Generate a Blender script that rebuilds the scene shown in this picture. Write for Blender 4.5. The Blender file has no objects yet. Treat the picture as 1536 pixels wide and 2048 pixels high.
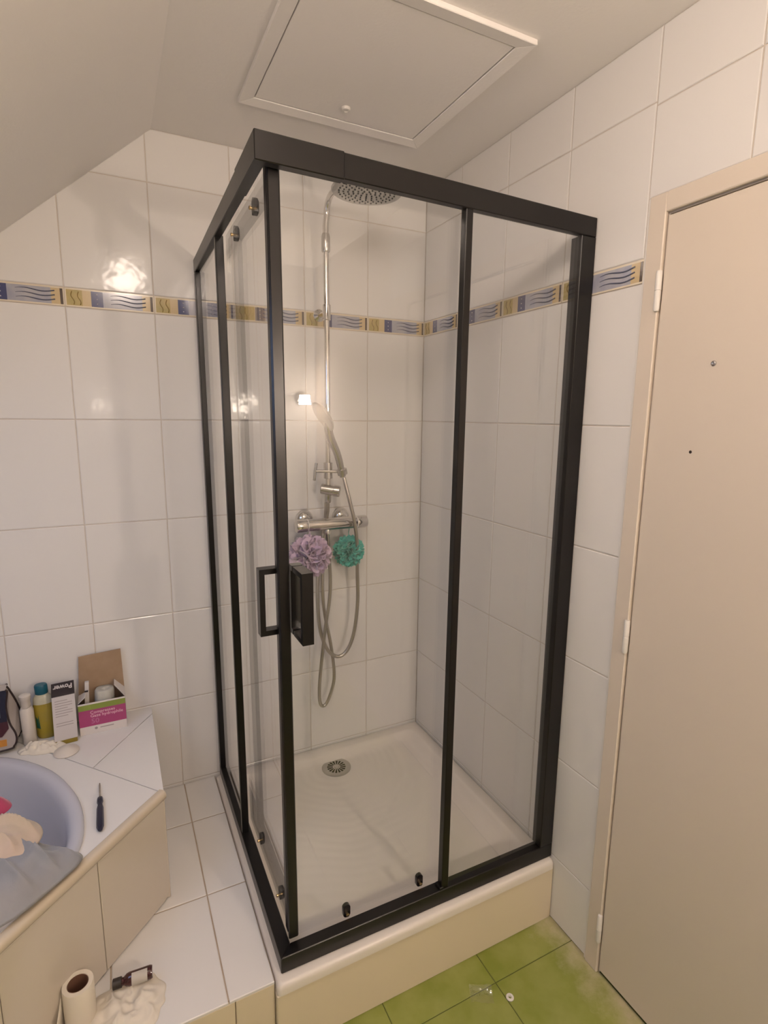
import bpy, bmesh, math, random
from mathutils import Vector, Matrix, noise
random.seed(7)
D = bpy.data
SC = bpy.context.scene
COL = SC.collection
# ------------------------------------------------------------------ camera
cam = D.cameras.new('camera'); cam_o = D.objects.new('camera', cam); COL.objects.link(cam_o)
CR = Vector((0.89510931, -0.44574283, 0.00962557)); CU = Vector((0.06896331, 0.1597523, 0.98474528)); CF = Vector((0.44048085, 0.88079086, -0.17373567))
CP = Vector((-1.16688341, -1.9871459, 1.58939275))
cam_o.matrix_world = Matrix(((CR.x, CU.x, -CF.x, CP.x), (CR.y, CU.y, -CF.y, CP.y), (CR.z, CU.z, -CF.z, CP.z), (0, 0, 0, 1)))
cam.sensor_fit = 'HORIZONTAL'; cam.sensor_width = 36.0; cam.lens = 36.0 * 1088.8637 / 1536.0; cam.clip_start = 0.02
SC.camera = cam_o
# ------------------------------------------------------------------ world, light, exposure
world = D.worlds.new('overcast_sky'); SC.world = world; world.use_nodes = True
bg = world.node_tree.nodes['Background']; bg.inputs[0].default_value = (0.55, 0.68, 1.0, 1); bg.inputs[1].default_value = 1.2
vs = SC.view_settings; vs.view_transform = 'Standard'; vs.look = 'None'; vs.gamma = 1.0; vs.use_curve_mapping = False; vs.exposure = 0.11
LAMP = Vector((-1.04, -1.58, 2.33))
def add_light(name, kind, loc, energy, color, **kw):
    l = D.lights.new(name, kind); l.energy = energy; l.color = color
    for k, v in kw.items(): setattr(l, k, v)
    o = D.objects.new(name, l); COL.objects.link(o); o.location = loc
    return o
add_light('ceiling_bulb_light', 'POINT', LAMP, 16.2, (1.0, 0.825, 0.70), shadow_soft_size=0.085)
# daylight through the roof window (left, behind the photographer)
SKY_LOC = Vector((-1.86, -0.98, 1.70))
sky_o = add_light('roof_window_daylight', 'AREA', SKY_LOC, 2.8, (0.42, 0.60, 1.0), shape='RECTANGLE', size=0.55, size_y=0.75)
SLOPE = 0.857
sn = Vector((SLOPE, 0, -1)).normalized()          # inward normal of the sloped ceiling
sky_o.matrix_world = Matrix.Translation(SKY_LOC - sn * 0.02) @ sn.to_track_quat('-Z', 'Y').to_matrix().to_4x4()

# ------------------------------------------------------------------ materials
def mat(name, col, rough=0.5, metal=0.0, spec=0.5, **kw):
    m = D.materials.new(name); m.use_nodes = True
    nt = m.node_tree; b = nt.nodes['Principled BSDF']
    b.inputs['Base Color'].default_value = (*col, 1); b.inputs['Roughness'].default_value = rough
    b.inputs['Metallic'].default_value = metal; b.inputs['Specular IOR Level'].default_value = spec
    if 'trans' in kw: b.inputs['Transmission Weight'].default_value = kw['trans']
    if 'coat' in kw: b.inputs['Coat Weight'].default_value = kw['coat']
    if 'sheen' in kw: b.inputs['Sheen Weight'].default_value = kw['sheen']
    if 'emit' in kw:
        b.inputs['Emission Color'].default_value = (*kw['emit'], 1); b.inputs['Emission Strength'].default_value = kw.get('power', 1)
    tc = None
    if 'var' in kw or 'bump' in kw:
        tc = nt.nodes.new('ShaderNodeTexCoord')
        coord = tc.outputs['Object'] if not kw.get('worldco') else None
        if coord is None:
            g = nt.nodes.new('ShaderNodeNewGeometry'); coord = g.outputs['Position']
    if 'var' in kw:
        amt, scale, col2 = kw['var']
        n = nt.nodes.new('ShaderNodeTexNoise'); n.inputs['Scale'].default_value = scale; n.inputs['Detail'].default_value = 5
        nt.links.new(coord, n.inputs['Vector'])
        mr = nt.nodes.new('ShaderNodeMapRange'); mr.inputs[1].default_value = 0.35; mr.inputs[2].default_value = 0.65; mr.inputs[4].default_value = amt
        nt.links.new(n.outputs['Fac'], mr.inputs[0])
        mx = nt.nodes.new('ShaderNodeMix'); mx.data_type = 'RGBA'
        mx.inputs[6].default_value = (*col, 1); mx.inputs[7].default_value = (*col2, 1)
        nt.links.new(mr.outputs[0], mx.inputs[0]); nt.links.new(mx.outputs[2], b.inputs['Base Color'])
    if 'bump' in kw:
        st, scale, dist = kw['bump']
        n = nt.nodes.new('ShaderNodeTexNoise'); n.inputs['Scale'].default_value = scale; n.inputs['Detail'].default_value = kw.get('bdetail', 2)
        nt.links.new(coord, n.inputs['Vector'])
        bp = nt.nodes.new('ShaderNodeBump'); bp.inputs['Strength'].default_value = st; bp.inputs['Distance'].default_value = dist
        nt.links.new(n.outputs['Fac'], bp.inputs['Height']); nt.links.new(bp.outputs[0], b.inputs['Normal'])
    return m

def glass_mat(name, tint, ior=1.5):
    m = D.materials.new(name); m.use_nodes = True; nt = m.node_tree
    nt.nodes.remove(nt.nodes['Principled BSDF'])
    out = nt.nodes['Material Output']
    t = nt.nodes.new('ShaderNodeBsdfTransparent'); t.inputs[0].default_value = (*tint, 1)
    g = nt.nodes.new('ShaderNodeBsdfGlossy'); g.inputs['Roughness'].default_value = 0.0; g.inputs[0].default_value = (1, 1, 1, 1)
    f = nt.nodes.new('ShaderNodeFresnel')
    ge = nt.nodes.new('ShaderNodeNewGeometry'); mr = nt.nodes.new('ShaderNodeMapRange')   # same reflectance from both sides of a face
    mr.inputs[3].default_value = ior; mr.inputs[4].default_value = 1.0 / ior
    nt.links.new(ge.outputs['Backfacing'], mr.inputs[0]); nt.links.new(mr.outputs[0], f.inputs[0])
    mx = nt.nodes.new('ShaderNodeMixShader')
    nt.links.new(f.outputs[0], mx.inputs[0]); nt.links.new(t.outputs[0], mx.inputs[1]); nt.links.new(g.outputs[0], mx.inputs[2])
    nt.links.new(mx.outputs[0], out.inputs[0])
    return m

M = {}
M['tile'] = mat('white_glazed_tile', (0.76, 0.74, 0.72), 0.11, spec=0.22, bump=(0.30, 17.0, 0.0035), worldco=True)
M['grout'] = mat('beige_grout', (0.58, 0.51, 0.44), 0.9, worldco=True, var=(0.6, 14, (0.66, 0.61, 0.56)))
M['step_grout'] = mat('stained_grout', (0.36, 0.28, 0.20), 0.9, worldco=True, var=(0.7, 12, (0.50, 0.42, 0.33)))
M['paint'] = mat('ceiling_paint', (0.86, 0.825, 0.79), 0.75, worldco=True, bump=(0.15, 120, 0.002))
M['plain_wall'] = mat('painted_wall', (0.70, 0.68, 0.66), 0.5)
M['door'] = mat('cream_door_paint', (0.68, 0.60, 0.51), 0.42, worldco=True, bump=(0.08, 60, 0.002))
M['dark_gap'] = mat('dark_hole', (0.02, 0.012, 0.008), 0.9)
M['pvc'] = mat('white_plastic_trim', (0.74, 0.71, 0.67), 0.3)
M['green'] = mat('olive_green_floor_tile', (0.20, 0.235, 0.035), 0.30, worldco=True, var=(1.0, 9, (0.29, 0.31, 0.085)), bump=(0.2, 25, 0.002))
def add_dust(m):
    nt = m.node_tree; b = nt.nodes['Principled BSDF']; src = b.inputs['Base Color'].links[0].from_socket
    g = nt.nodes.new('ShaderNodeNewGeometry'); sp = nt.nodes.new('ShaderNodeSeparateXYZ'); nt.links.new(g.outputs['Position'], sp.inputs[0])
    mr = nt.nodes.new('ShaderNodeMapRange'); mr.inputs[1].default_value = -0.16; mr.inputs[2].default_value = 0.02; mr.inputs[3].default_value = -0.25; mr.inputs[4].default_value = 0.42
    nt.links.new(sp.outputs['X'], mr.inputs[0])
    n = nt.nodes.new('ShaderNodeTexNoise'); n.inputs['Scale'].default_value = 13; n.inputs['Detail'].default_value = 8; n.inputs['Roughness'].default_value = 0.7; nt.links.new(g.outputs['Position'], n.inputs['Vector'])
    ad = nt.nodes.new('ShaderNodeMath'); ad.operation = 'ADD'; nt.links.new(mr.outputs[0], ad.inputs[0]); nt.links.new(n.outputs['Fac'], ad.inputs[1])
    m2 = nt.nodes.new('ShaderNodeMapRange'); m2.inputs[1].default_value = 0.50; m2.inputs[2].default_value = 0.95; m2.inputs[4].default_value = 0.75; nt.links.new(ad.outputs[0], m2.inputs[0])
    mx = nt.nodes.new('ShaderNodeMix'); mx.data_type = 'RGBA'; mx.inputs[7].default_value = (0.55, 0.47, 0.34, 1)
    nt.links.new(m2.outputs[0], mx.inputs[0]); nt.links.new(src, mx.inputs[6]); nt.links.new(mx.outputs[2], b.inputs['Base Color'])
add_dust(M['green'])
M['green_grout'] = mat('dark_green_grout', (0.10, 0.115, 0.025), 0.85)
M['tray'] = mat('shower_tray_acrylic', (0.74, 0.69, 0.63), 0.28)
M['cream'] = mat('cream_plinth', (0.71, 0.62, 0.47), 0.35, worldco=True, bump=(0.1, 8, 0.003))
M['black'] = mat('black_aluminium', (0.0045, 0.0035, 0.0032), 0.30, spec=0.4)
M['black_gloss'] = mat('black_plastic', (0.010, 0.008, 0.010), 0.18)
M['chrome'] = mat('chrome', (0.72, 0.70, 0.68), 0.10, 1.0)
M['chrome_dull'] = mat('brushed_chrome', (0.52, 0.50, 0.48), 0.25, 1.0)
M['hose'] = mat('chrome_hose', (0.50, 0.47, 0.43), 0.30, 1.0, bump=(0.5, 260, 0.002))
M['nozzle_face'] = mat('shower_head_face', (0.55, 0.54, 0.52), 0.28, 0.85)
M['nozzle'] = mat('rubber_nozzle', (0.10, 0.10, 0.10), 0.5)
M['brass'] = mat('brass_fixing', (0.75, 0.55, 0.30), 0.25, 1.0)
M['bath'] = mat('bath_acrylic', (0.52, 0.53, 0.60), 0.16)
M['glass'] = glass_mat('clear_shower_glass', (0.990, 0.994, 0.992))
M['winglass'] = glass_mat('window_glass', (0.97, 0.98, 0.98))
M['plastic_film'] = glass_mat('clear_plastic_film', (0.98, 0.98, 0.96), 2.1)
# border tile materials
M['b_cream'] = mat('border_cream', (0.72, 0.64, 0.50), 0.15)
M['b_gold'] = mat('border_gold', (0.40, 0.33, 0.12), 0.15, worldco=True, var=(1.0, 30, (0.50, 0.37, 0.15)))
M['b_pale_gold'] = mat('border_pale_gold', (0.58, 0.45, 0.26), 0.15)
M['b_navy'] = mat('border_dark_blue', (0.065, 0.075, 0.17), 0.15)
M['b_blue'] = mat('border_light_blue', (0.33, 0.34, 0.42), 0.15, worldco=True, var=(1.0, 22, (0.44, 0.43, 0.46)))
M['b_line'] = mat('border_relief_line', (0.10, 0.075, 0.06), 0.12)
M['b_wave'] = mat('border_relief_wave', (0.10, 0.11, 0.16), 0.12)
M['b_squig'] = mat('border_relief_squiggle', (0.26, 0.17, 0.045), 0.12)
M['b_dot'] = mat('border_relief_dot', (0.55, 0.52, 0.55), 0.12)

# ------------------------------------------------------------------ helpers
ORIG = {}
def tag(o, label=None, cat=None, group=None, kind=None):
    if label: o['label'] = label
    if cat: o['category'] = cat
    if group: o['group'] = group
    if kind: o['kind'] = kind
    return o
def thing(name, loc, label=None, cat=None, group=None, kind=None):
    o = D.objects.new(name, None); COL.objects.link(o); o.location = loc; o.empty_display_size = 0.05
    ORIG[o] = Vector(loc)
    return tag(o, label, cat, group, kind)
def link_mesh(name, me, mats, parent, origin):
    for m in (mats if isinstance(mats, (list, tuple)) else [mats]): me.materials.append(m)
    o = D.objects.new(name, me); COL.objects.link(o)
    ORIG[o] = Vector(origin)
    if parent is not None:
        o.parent = parent; o.location = Vector(origin) - ORIG[parent]
    else: o.location = origin
    return o
def build(name, verts, faces, mats, parent=None, origin=None, smooth=False, fm=None):
    """one mesh object from world coordinates"""
    if origin is None: origin = ORIG[parent] if parent is not None else Vector((0, 0, 0))
    origin = Vector(origin)
    me = D.meshes.new(name)
    me.from_pydata([tuple(Vector(v) - origin) for v in verts], [], faces)
    if fm: me.polygons.foreach_set('material_index', fm)
    if smooth: me.polygons.foreach_set('use_smooth', [True] * len(me.polygons))
    me.update()
    return link_mesh(name, me, mats, parent, origin)
def from_bm(name, bm, mats, parent=None, origin=None, smooth=False):
    if origin is None: origin = ORIG[parent] if parent is not None else Vector((0, 0, 0))
    origin = Vector(origin)
    for v in bm.verts: v.co -= origin
    me = D.meshes.new(name); bm.to_mesh(me); bm.free()
    if smooth: me.polygons.foreach_set('use_smooth', [True] * len(me.polygons))
    return link_mesh(name, me, mats, parent, origin)
HEXF = [(0, 3, 2, 1), (4, 5, 6, 7), (0, 1, 5, 4), (1, 2, 6, 5), (2, 3, 7, 6), (3, 0, 4, 7)]
def hexa(name, pts, m, parent=None, bevel=0.0, origin=None, seg=1):
    bm = bmesh.new(); vs_ = [bm.verts.new(p) for p in pts]
    for f in HEXF: bm.faces.new([vs_[i] for i in f])
    bmesh.ops.recalc_face_normals(bm, faces=bm.faces)
    if bevel: bmesh.ops.bevel(bm, geom=bm.edges[:] , offset=bevel, segments=seg, affect='EDGES', profile=0.5)
    return from_bm(name, bm, m, parent, origin)
def box(name, lo, hi, m, parent=None, bevel=0.0, origin=None, seg=1):
    (a, b, c), (d, e, f) = lo, hi
    return hexa(name, [(a, b, c), (d, b, c), (d, e, c), (a, e, c), (a, b, f), (d, b, f), (d, e, f), (a, e, f)], m, parent, bevel, origin, seg)
def frame_of(d):
    d = Vector(d).normalized(); up = Vector((0, 0, 1)) if abs(d.z) < 0.9 else Vector((1, 0, 0))
    x = up.cross(d).normalized(); return x, d.cross(x), d
def lathe_geo(prof, base, axis, n=32, cap=True):
    """prof: list of (radius, height) along axis from base"""
    x, y, d = frame_of(axis); base = Vector(base); V = []; F = []
    for r, h in prof:
        for i in range(n):
            a = 2 * math.pi * i / n
            V.append(base + d * h + x * (r * math.cos(a)) + y * (r * math.sin(a)))
    for k in range(len(prof) - 1):
        for i in range(n):
            j = (i + 1) % n
            F.append((k * n + i, k * n + j, (k + 1) * n + j, (k + 1) * n + i))
    if cap:
        F.append(tuple(reversed(range(n)))); F.append(tuple(range((len(prof) - 1) * n, len(prof) * n)))
    return V, F
def smooth_by_angle(o, deg=35):
    me = o.data
    me.polygons.foreach_set('use_smooth', [True] * len(me.polygons))
    bm = bmesh.new(); bm.from_mesh(me)
    for e in bm.edges:
        if len(e.link_faces) == 2 and e.calc_face_angle(0) > math.radians(deg): e.smooth = False
    bm.to_mesh(me); bm.free()
    return o
def lathe(name, prof, base, axis, m, parent=None, n=32, cap=True, origin=None):
    V, F = lathe_geo(prof, base, axis, n, cap)
    return smooth_by_angle(build(name, V, F, m, parent, origin))
def spline(pts, per=10):
    P = [Vector(p) for p in pts]; P = [P[0] * 2 - P[1]] + P + [P[-1] * 2 - P[-2]]; out = []
    for i in range(1, len(P) - 2):
        for k in range(per):
            t = k / per; a, b, c, d = P[i - 1:i + 3]
            out.append(0.5 * ((2 * b) + (c - a) * t + (2 * a - 5 * b + 4 * c - d) * t * t + (3 * b - a - 3 * c + d) * t ** 3))
    out.append(P[-2]); return out
def tube_geo(path, r, n=12):
    V = []; F = []; N = len(path); up = None
    for i, p in enumerate(path):
        d = (path[min(i + 1, N - 1)] - path[max(i - 1, 0)]).normalized()
        if up is None: x, y, _ = frame_of(d)
        else:
            x = (up - d * up.dot(d)).normalized(); y = d.cross(x)
        up = x
        rr = r(i / (N - 1)) if callable(r) else r
        for k in range(n):
            a = 2 * math.pi * k / n; V.append(p + x * (rr * math.cos(a)) + y * (rr * math.sin(a)))
    for i in range(N - 1):
        for k in range(n):
            j = (k + 1) % n; F.append((i * n + k, i * n + j, (i + 1) * n + j, (i + 1) * n + k))
    F.append(tuple(reversed(range(n)))); F.append(tuple(range((N - 1) * n, N * n)))
    return V, F
def tube(name, path, r, m, parent=None, n=12, origin=None):
    V, F = tube_geo([Vector(p) for p in path], r, n)
    return smooth_by_angle(build(name, V, F, m, parent, origin), 50)
def merge(parts):
    V = []; F = []
    for v, f in parts:
        b = len(V); V += list(v); F += [tuple(i + b for i in q) for q in f]
    return V, F
def text_mesh(name, s, size, to_world, m, parent, align='CENTER', bold=0.0):
    cu = D.curves.new('lettering', 'FONT'); cu.body = s; cu.size = size; cu.align_x = align; cu.align_y = 'CENTER'; cu.offset = bold; cu.resolution_u = 2
    t = D.objects.new('lettering', cu); COL.objects.link(t)
    dg = bpy.context.evaluated_depsgraph_get(); dg.update()
    me = D.meshes.new_from_object(t.evaluated_get(dg))
    D.objects.remove(t); D.curves.remove(cu)
    me.name = name
    org = ORIG[parent]
    for v in me.vertices: v.co = Vector(to_world(v.co.x, v.co.y)) - org
    me.materials.clear()
    return link_mesh(name, me, m, parent, org)
def clip(poly, a, b, c):
    """keep the part of a 2-D polygon where a*x+b*y <= c"""
    out = []
    for i, p in enumerate(poly):
        q = poly[(i + 1) % len(poly)]; dp = a * p[0] + b * p[1] - c; dq = a * q[0] + b * q[1] - c
        if dp <= 0: out.append(p)
        if dp * dq < 0:
            t = dp / (dp - dq); out.append((p[0] + t * (q[0] - p[0]), p[1] + t * (q[1] - p[1])))
    return out
def inset_poly(poly, d):
    """shrink a convex counter-clockwise polygon"""
    n = len(poly); out = []
    for i in range(n):
        p0, p1, p2 = Vector(poly[i - 1]), Vector(poly[i]), Vector(poly[(i + 1) % n])
        e1 = (p1 - p0).normalized(); e2 = (p2 - p1).normalized()
        n1 = Vector((-e1.y, e1.x)); n2 = Vector((-e2.y, e2.x))
        k = 1 + n1.dot(n2); out.append(tuple(p1 + (n1 + n2) * (d / max(k, 0.2))))
    return out
def tile_poly(name, poly, place, m, parent, th=0.006, ch=0.0022, recess=0.0, **kw):
    """chamfered tile from a convex ccw polygon; place(u,v,w) -> world, w outwards"""
    n = len(poly); ins = inset_poly(poly, ch); V = []; F = []
    for p in poly: V.append(place(p[0], p[1], -th))
    for p in poly: V.append(place(p[0], p[1], -ch * 0.6 - recess))
    for p in ins: V.append(place(p[0], p[1], -recess))
    for i in range(n):
        j = (i + 1) % n
        F.append((i, j, n + j, n + i)); F.append((n + i, n + j, 2 * n + j, 2 * n + i))
    F.append(tuple(range(2 * n, 3 * n)))
    return build(name, V, F, m, parent, **kw)
def rect(u0, v0, u1, v1): return [(u0, v0), (u1, v0), (u1, v1), (u0, v1)]
GAP = 0.0013

# ================================================================== ROOM
CEIL = 2.4544; XW = -2.51; YF = -3.05; CREASE = -0.990
def slope_z(x): return CEIL + SLOPE * (x - CREASE)
place_back = lambda u, v, w: (u, -w, v)               # u = x, v = z, face at y = 0
place_right = lambda u, v, w: (-w, -u, v)             # u = distance from the corner, face at x = 0
place_top = lambda z: (lambda u, v, w: (u, v, z + w))
# ---- back wall
wb_poly = [(XW, 0), (0.12, 0), (0.12, CEIL + .06), (CREASE, CEIL + .06), (XW, slope_z(XW) + .06)]
def prism_y(name, poly, y0, y1, m, **kw):
    n = len(poly); V = [(p[0], y0, p[1]) for p in poly] + [(p[0], y1, p[1]) for p in poly]
    F = [tuple(range(n)), tuple(reversed(range(n, 2 * n)))] + [(i, i + n, (i + 1) % n + n, (i + 1) % n) for i in range(n)]
    return build(name, V, F, m, **kw)
wall_back = prism_y('wall_back', wb_poly, 0.0022, 0.14, M['grout']); tag(wall_back, kind='structure')
XC = [0.0, -0.2508, -0.5025, -0.7560, -1.0105, -1.2620, -1.5110, -1.7630, -2.0150, -2.2670, -2.5090]
ZR = [0.0, 0.2215, 0.5560, 0.8920, 1.2305, 1.5690, 1.9075]
B0, B1 = 1.9075, 1.9640
ZU = [B1, 2.3000, CEIL]
def wall_rows(): return [(ZR[i], ZR[i + 1]) for i in range(len(ZR) - 1)] + [(ZU[0], ZU[1]), (ZU[1], ZU[2])]
tile_cache = {}
for i in range(len(XC) - 1):
    for (z0, z1) in wall_rows():
        p = rect(XC[i + 1] + GAP, z0 + GAP, XC[i] - GAP, z1 - GAP)
        if i == 0: p = rect(XC[1] + GAP, z0 + GAP, -0.0005, z1 - GAP)
        p = clip(p, -SLOPE, 1.0, CEIL - SLOPE * CREASE)
        if len(p) < 3: continue
        tile_poly('wall_tile', p, place_back, M['tile'], wall_back)

# ---- border tiles
def border_tile(parent, place, u0, u1, flip=False):
    """u runs from left to right as seen from the room"""
    L = u1 - u0; s = 1 if not flip else -1
    V = []; F = []; fm = []
    mats = [M['b_cream'], M['b_gold'], M['b_pale_gold'], M['b_navy'], M['b_blue'], M['b_line']]
    zs = [B0 + GAP, B0 + 0.0055, B1 - 0.0055, B1 - GAP]
    fr = [0.006, 0.02, 0.19, 0.285, 0.415, 0.86, 0.955, 0.985, 0.996]
    mi = [0, 1, 2, 3, 4, 2, 5, 0]
    us = [u0 + L * f for f in fr]
    for z in zs:
        for u in us: V.append(place(u, z, 0.0004))
    n = len(us)
    for r in range(3):
        for k in range(n - 1):
            F.append((r * n + k, r * n + k + 1, (r + 1) * n + k + 1, (r + 1) * n + k)); fm.append(mi[k] if r == 1 else 0)
    b = len(V)
    for u, z in ((us[0], zs[0]), (us[-1], zs[0]), (us[-1], zs[3]), (us[0], zs[3])): V.append(place(u, z, -0.006))
    c = [0, n - 1, 4 * n - 1, 3 * n]
    for k in range(4):
        F.append((b + k, b + (k + 1) % 4, c[(k + 1) % 4], c[k])); fm.append(0)
    o = build('border_tile', V, F, mats, parent, fm=fm)
    bm_z = 0.5 * (B0 + B1); hh = (B1 - B0)
    # waves
    g = []
    for row in (-0.2, 0.02, 0.24):
        path = [Vector(place(u0 + L * (0.50 + 0.40 * t), bm_z + hh * (row + 0.065 * math.sin(t * 6.0 + 0.4) + 0.05 * (t - .5)), 0.0008)) for t in [k / 12 for k in range(13)]]
        g.append(tube_geo(path, lambda t: 0.0004 + 0.0016 * min(1, t * 2.2), 5))
    build('wave_relief', *merge(g), M['b_wave'], o, smooth=True)
    g = []
    for cu in (0.085, 0.155):
        path = [Vector(place(u0 + L * (cu + 0.012 * math.sin(t * 7) + 0.02 * (.5 - t)), bm_z + hh * (-0.36 + 0.68 * t), 0.0008)) for t in [k / 10 for k in range(11)]]
        g.append(tube_geo(path, 0.0013, 5))
    build('squiggle_relief', *merge(g), M['b_squig'], o, smooth=True)
    g = []
    for row in (-0.24, 0.0, 0.24):
        p = Vector(place(u0 + L * 0.35, bm_z + hh * row, 0.0))
        q = Vector(place(u0 + L * 0.35, bm_z + hh * row, 1.0))
        g.append(lathe_geo([(0.0022, 0.0), (0.0019, 0.001), (0.0010, 0.0018)], p, q - p, 8))
    build('dot_relief', *merge(g), M['b_dot'], o, smooth=True)
    return o
for i in range(len(XC) - 1): border_tile(wall_back, place_back, XC[i + 1], XC[i])

# ---- right wall, with the door opening
YC = [0.0, 0.2400, 0.4985, 0.7620, 1.0290]
DY0, DY1, DZ = 1.0835, 1.815, 2.0463       # door leaf opening
wr = [(-0.0, 0.0), (DY0, 0.0), (DY0, DZ), (DY1, DZ), (DY1, 0.0), (-YF, 0.0), (-YF, CEIL + .06), (0.0, CEIL + .06)]
V = [(0.0022, -u, z) for u, z in wr] + [(0.14, -u, z) for u, z in wr]; n = len(wr)
F = [(0, 1, 2, 7), (2, 3, 6, 7), (3, 4, 5, 6)]
F = F + [tuple(reversed([i + n for i in f])) for f in F] + [(i, i + n, (i + 1) % n + n, (i + 1) % n) for i in range(n)]
wall_right = build('wall_right', V, F, M['grout']); tag(wall_right, kind='structure')
for i in range(len(YC) - 1):
    for (z0, z1) in wall_rows():
        u0 = YC[i] + (GAP if i else 0.0005); u1 = YC[i + 1] - GAP
        if i == 3 and z0 >= B1 - 1e-6: u1 = 1.0225
        tile_poly('wall_tile', rect(u0, z0 + GAP, u1, z1 - GAP), place_right, M['tile'], wall_right)
    border_tile(wall_right, place_right, YC[i] + (0.0 if i else 0.0), YC[i + 1])
ua = 1.0235
for u1 in (1.254, 1.504, 1.754, 2.004):
    for (z0, z1) in ((2.0945, 2.292), (2.292, CEIL)):
        tile_poly('wall_tile', rect(ua + GAP, z0 + GAP, u1 - GAP, z1 - GAP), place_right, M['tile'], wall_right)
    ua = u1
trim = box('trim_1', (-0.006, -1.0365, 0.0), (0.0015, -1.0295, 2.092), M['pvc'], bevel=0.0015); tag(trim, kind='structure')
# ---- door
door = thing('door_1', (0.0, -(DY0 + DY1) / 2, 0), kind='structure', label='cream painted flush door at the right edge beside the shower')
def ring(name, m, parent):
    a, b, c, d = 1.0368, DY0 - 0.003, DY1 + 0.003, DY1 + 0.05
    box('frame_jamb', (-0.010, -b, 0.0), (0.0021, -a, 2.0925), m, parent, 0.002)
    box('frame_jamb', (-0.010, -d, 0.0), (0.0021, -c, 2.0925), m, parent, 0.002)
    box('frame_head', (-0.010, -c, 2.0495), (0.0021, -b, 2.0925), m, parent, 0.002)
    box('dark_backing', (0.046, -DY1 + .001, 0.0), (0.075, -DY0 + .001, DZ - .001), M['dark_gap'], parent)  # near-black sheet added behind the leaf: blocks sky light, paints the gaps dark
ring('frame', M['door'], door)
box('door_leaf', (-0.004, -DY1 + 0.004, 0.012), (0.040, -DY0 - 0.0015, DZ - 0.0045), M['door'], door, 0.0015)
for hz in (1.880, 1.035, 0.150):
    h = lathe('hinge', [(0.0001, -0.046), (0.005, -0.045), (0.0072, -0.040), (0.0072, -0.0015), (0.0062, -0.001), (0.0062, 0.001), (0.0072, 0.0015), (0.0072, 0.040), (0.006, 0.044), (0.0001, 0.045)], (-0.0115, -DY0 + 0.004, hz), (0, 0, 1), M['pvc'], door, 14, cap=False)
lathe('screw_plug', [(0.006, 0.0), (0.0055, 0.002), (0.003, 0.003), (0.0001, 0.002)], (-0.004, -1.2274, 1.7065), (-1, 0, 0), M['chrome_dull'], door, 12)
lathe('screw_hole', [(0.0036, 0.0), (0.0034, 0.0004), (0.0001, 0.0004)], (-0.004, -1.1959, 1.5163), (-1, 0, 0), M['dark_gap'], door, 12)

# ---- left and front wall (beside and behind the photographer), ceiling, roof window
wall_left = box('wall_left', (XW - 0.1, YF, 0), (XW, 0.0, slope_z(XW)), M['plain_wall']); tag(wall_left, kind='structure')
wf = prism_y('wall_front', [(XW, 0), (0.0, 0), (0.0, CEIL + .06), (CREASE, CEIL + .06), (XW, slope_z(XW) + .06)], YF - 0.1, YF, M['plain_wall']); tag(wf, kind='structure')
# ceiling : flat part + sloped part with an opening for the roof window
wx0, wx1, wy0, wy1 = -2.13, -1.58, -1.42, -0.54
V = []; F = []
def quad_slab(x0, x1, y0, y1, zf):
    b = len(V)
    for dz in (0, 0.06):
        for (x, y) in ((x0, y0), (x1, y0), (x1, y1), (x0, y1)): V.append((x, y, zf(x) + dz))
    for f in HEXF: F.append(tuple(b + i for i in f))
quad_slab(CREASE, 0.0022, YF, 0.0022, lambda x: CEIL)
quad_slab(wx1, CREASE, YF, 0.0022, slope_z); quad_slab(XW, wx0, YF, 0.0022, slope_z)
quad_slab(wx0, wx1, wy1, 0.0022, slope_z); quad_slab(wx0, wx1, YF, wy0, slope_z)
ceiling = build('ceiling', V, F, M['paint']); tag(ceiling, kind='structure')
win = thing('window_1', (wx0, wy0, slope_z(wx0)), kind='structure')
def slope_bar(name, x0, x1, y0, y1, m, d0=-0.01, d1=0.05):
    pts = []
    for d in (d0, d1):
        for (x, y) in ((x0, y0), (x1, y0), (x1, y1), (x0, y1)): pts.append(Vector((x, y, slope_z(x))) - sn * d)
    return hexa(name, pts, m, win, 0.0)
for a in ((wx0 - .0, wx0 + .05, wy0, wy1), (wx1 - .05, wx1, wy0, wy1), (wx0 + .05, wx1 - .05, wy0, wy0 + .05), (wx0 + .05, wx1 - .05, wy1 - .05, wy1)): slope_bar('window_frame', *a, M['pvc'])
slope_bar('pane', wx0 + .05, wx1 - .05, wy0 + .05, wy1 - .05, M['winglass'], 0.034, 0.038)
# ---- floor with tiles
floor = box('floor', (XW, YF, -0.08), (0.1, 0.12, -0.0018), M['green_grout']); tag(floor, kind='structure')
FP = 0.315
for i in range(9):
    for j in range(7):
        x1 = -0.290 + FP - FP * i; x0 = x1 - FP; y1 = -0.975 + FP - FP * j; y0 = y1 - FP
        x1 = min(x1, 0.002 + GAP); x0 = max(x0, XW); y0 = max(y0, YF)
        if x1 - x0 < 0.02 or y1 - y0 < 0.02: continue
        tile_poly('floor_tile', rect(x0 + GAP, y0 + GAP, x1 - GAP, y1 - GAP), place_top(0.0), M['green'], floor, th=0.0016, ch=0.0012)

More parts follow.
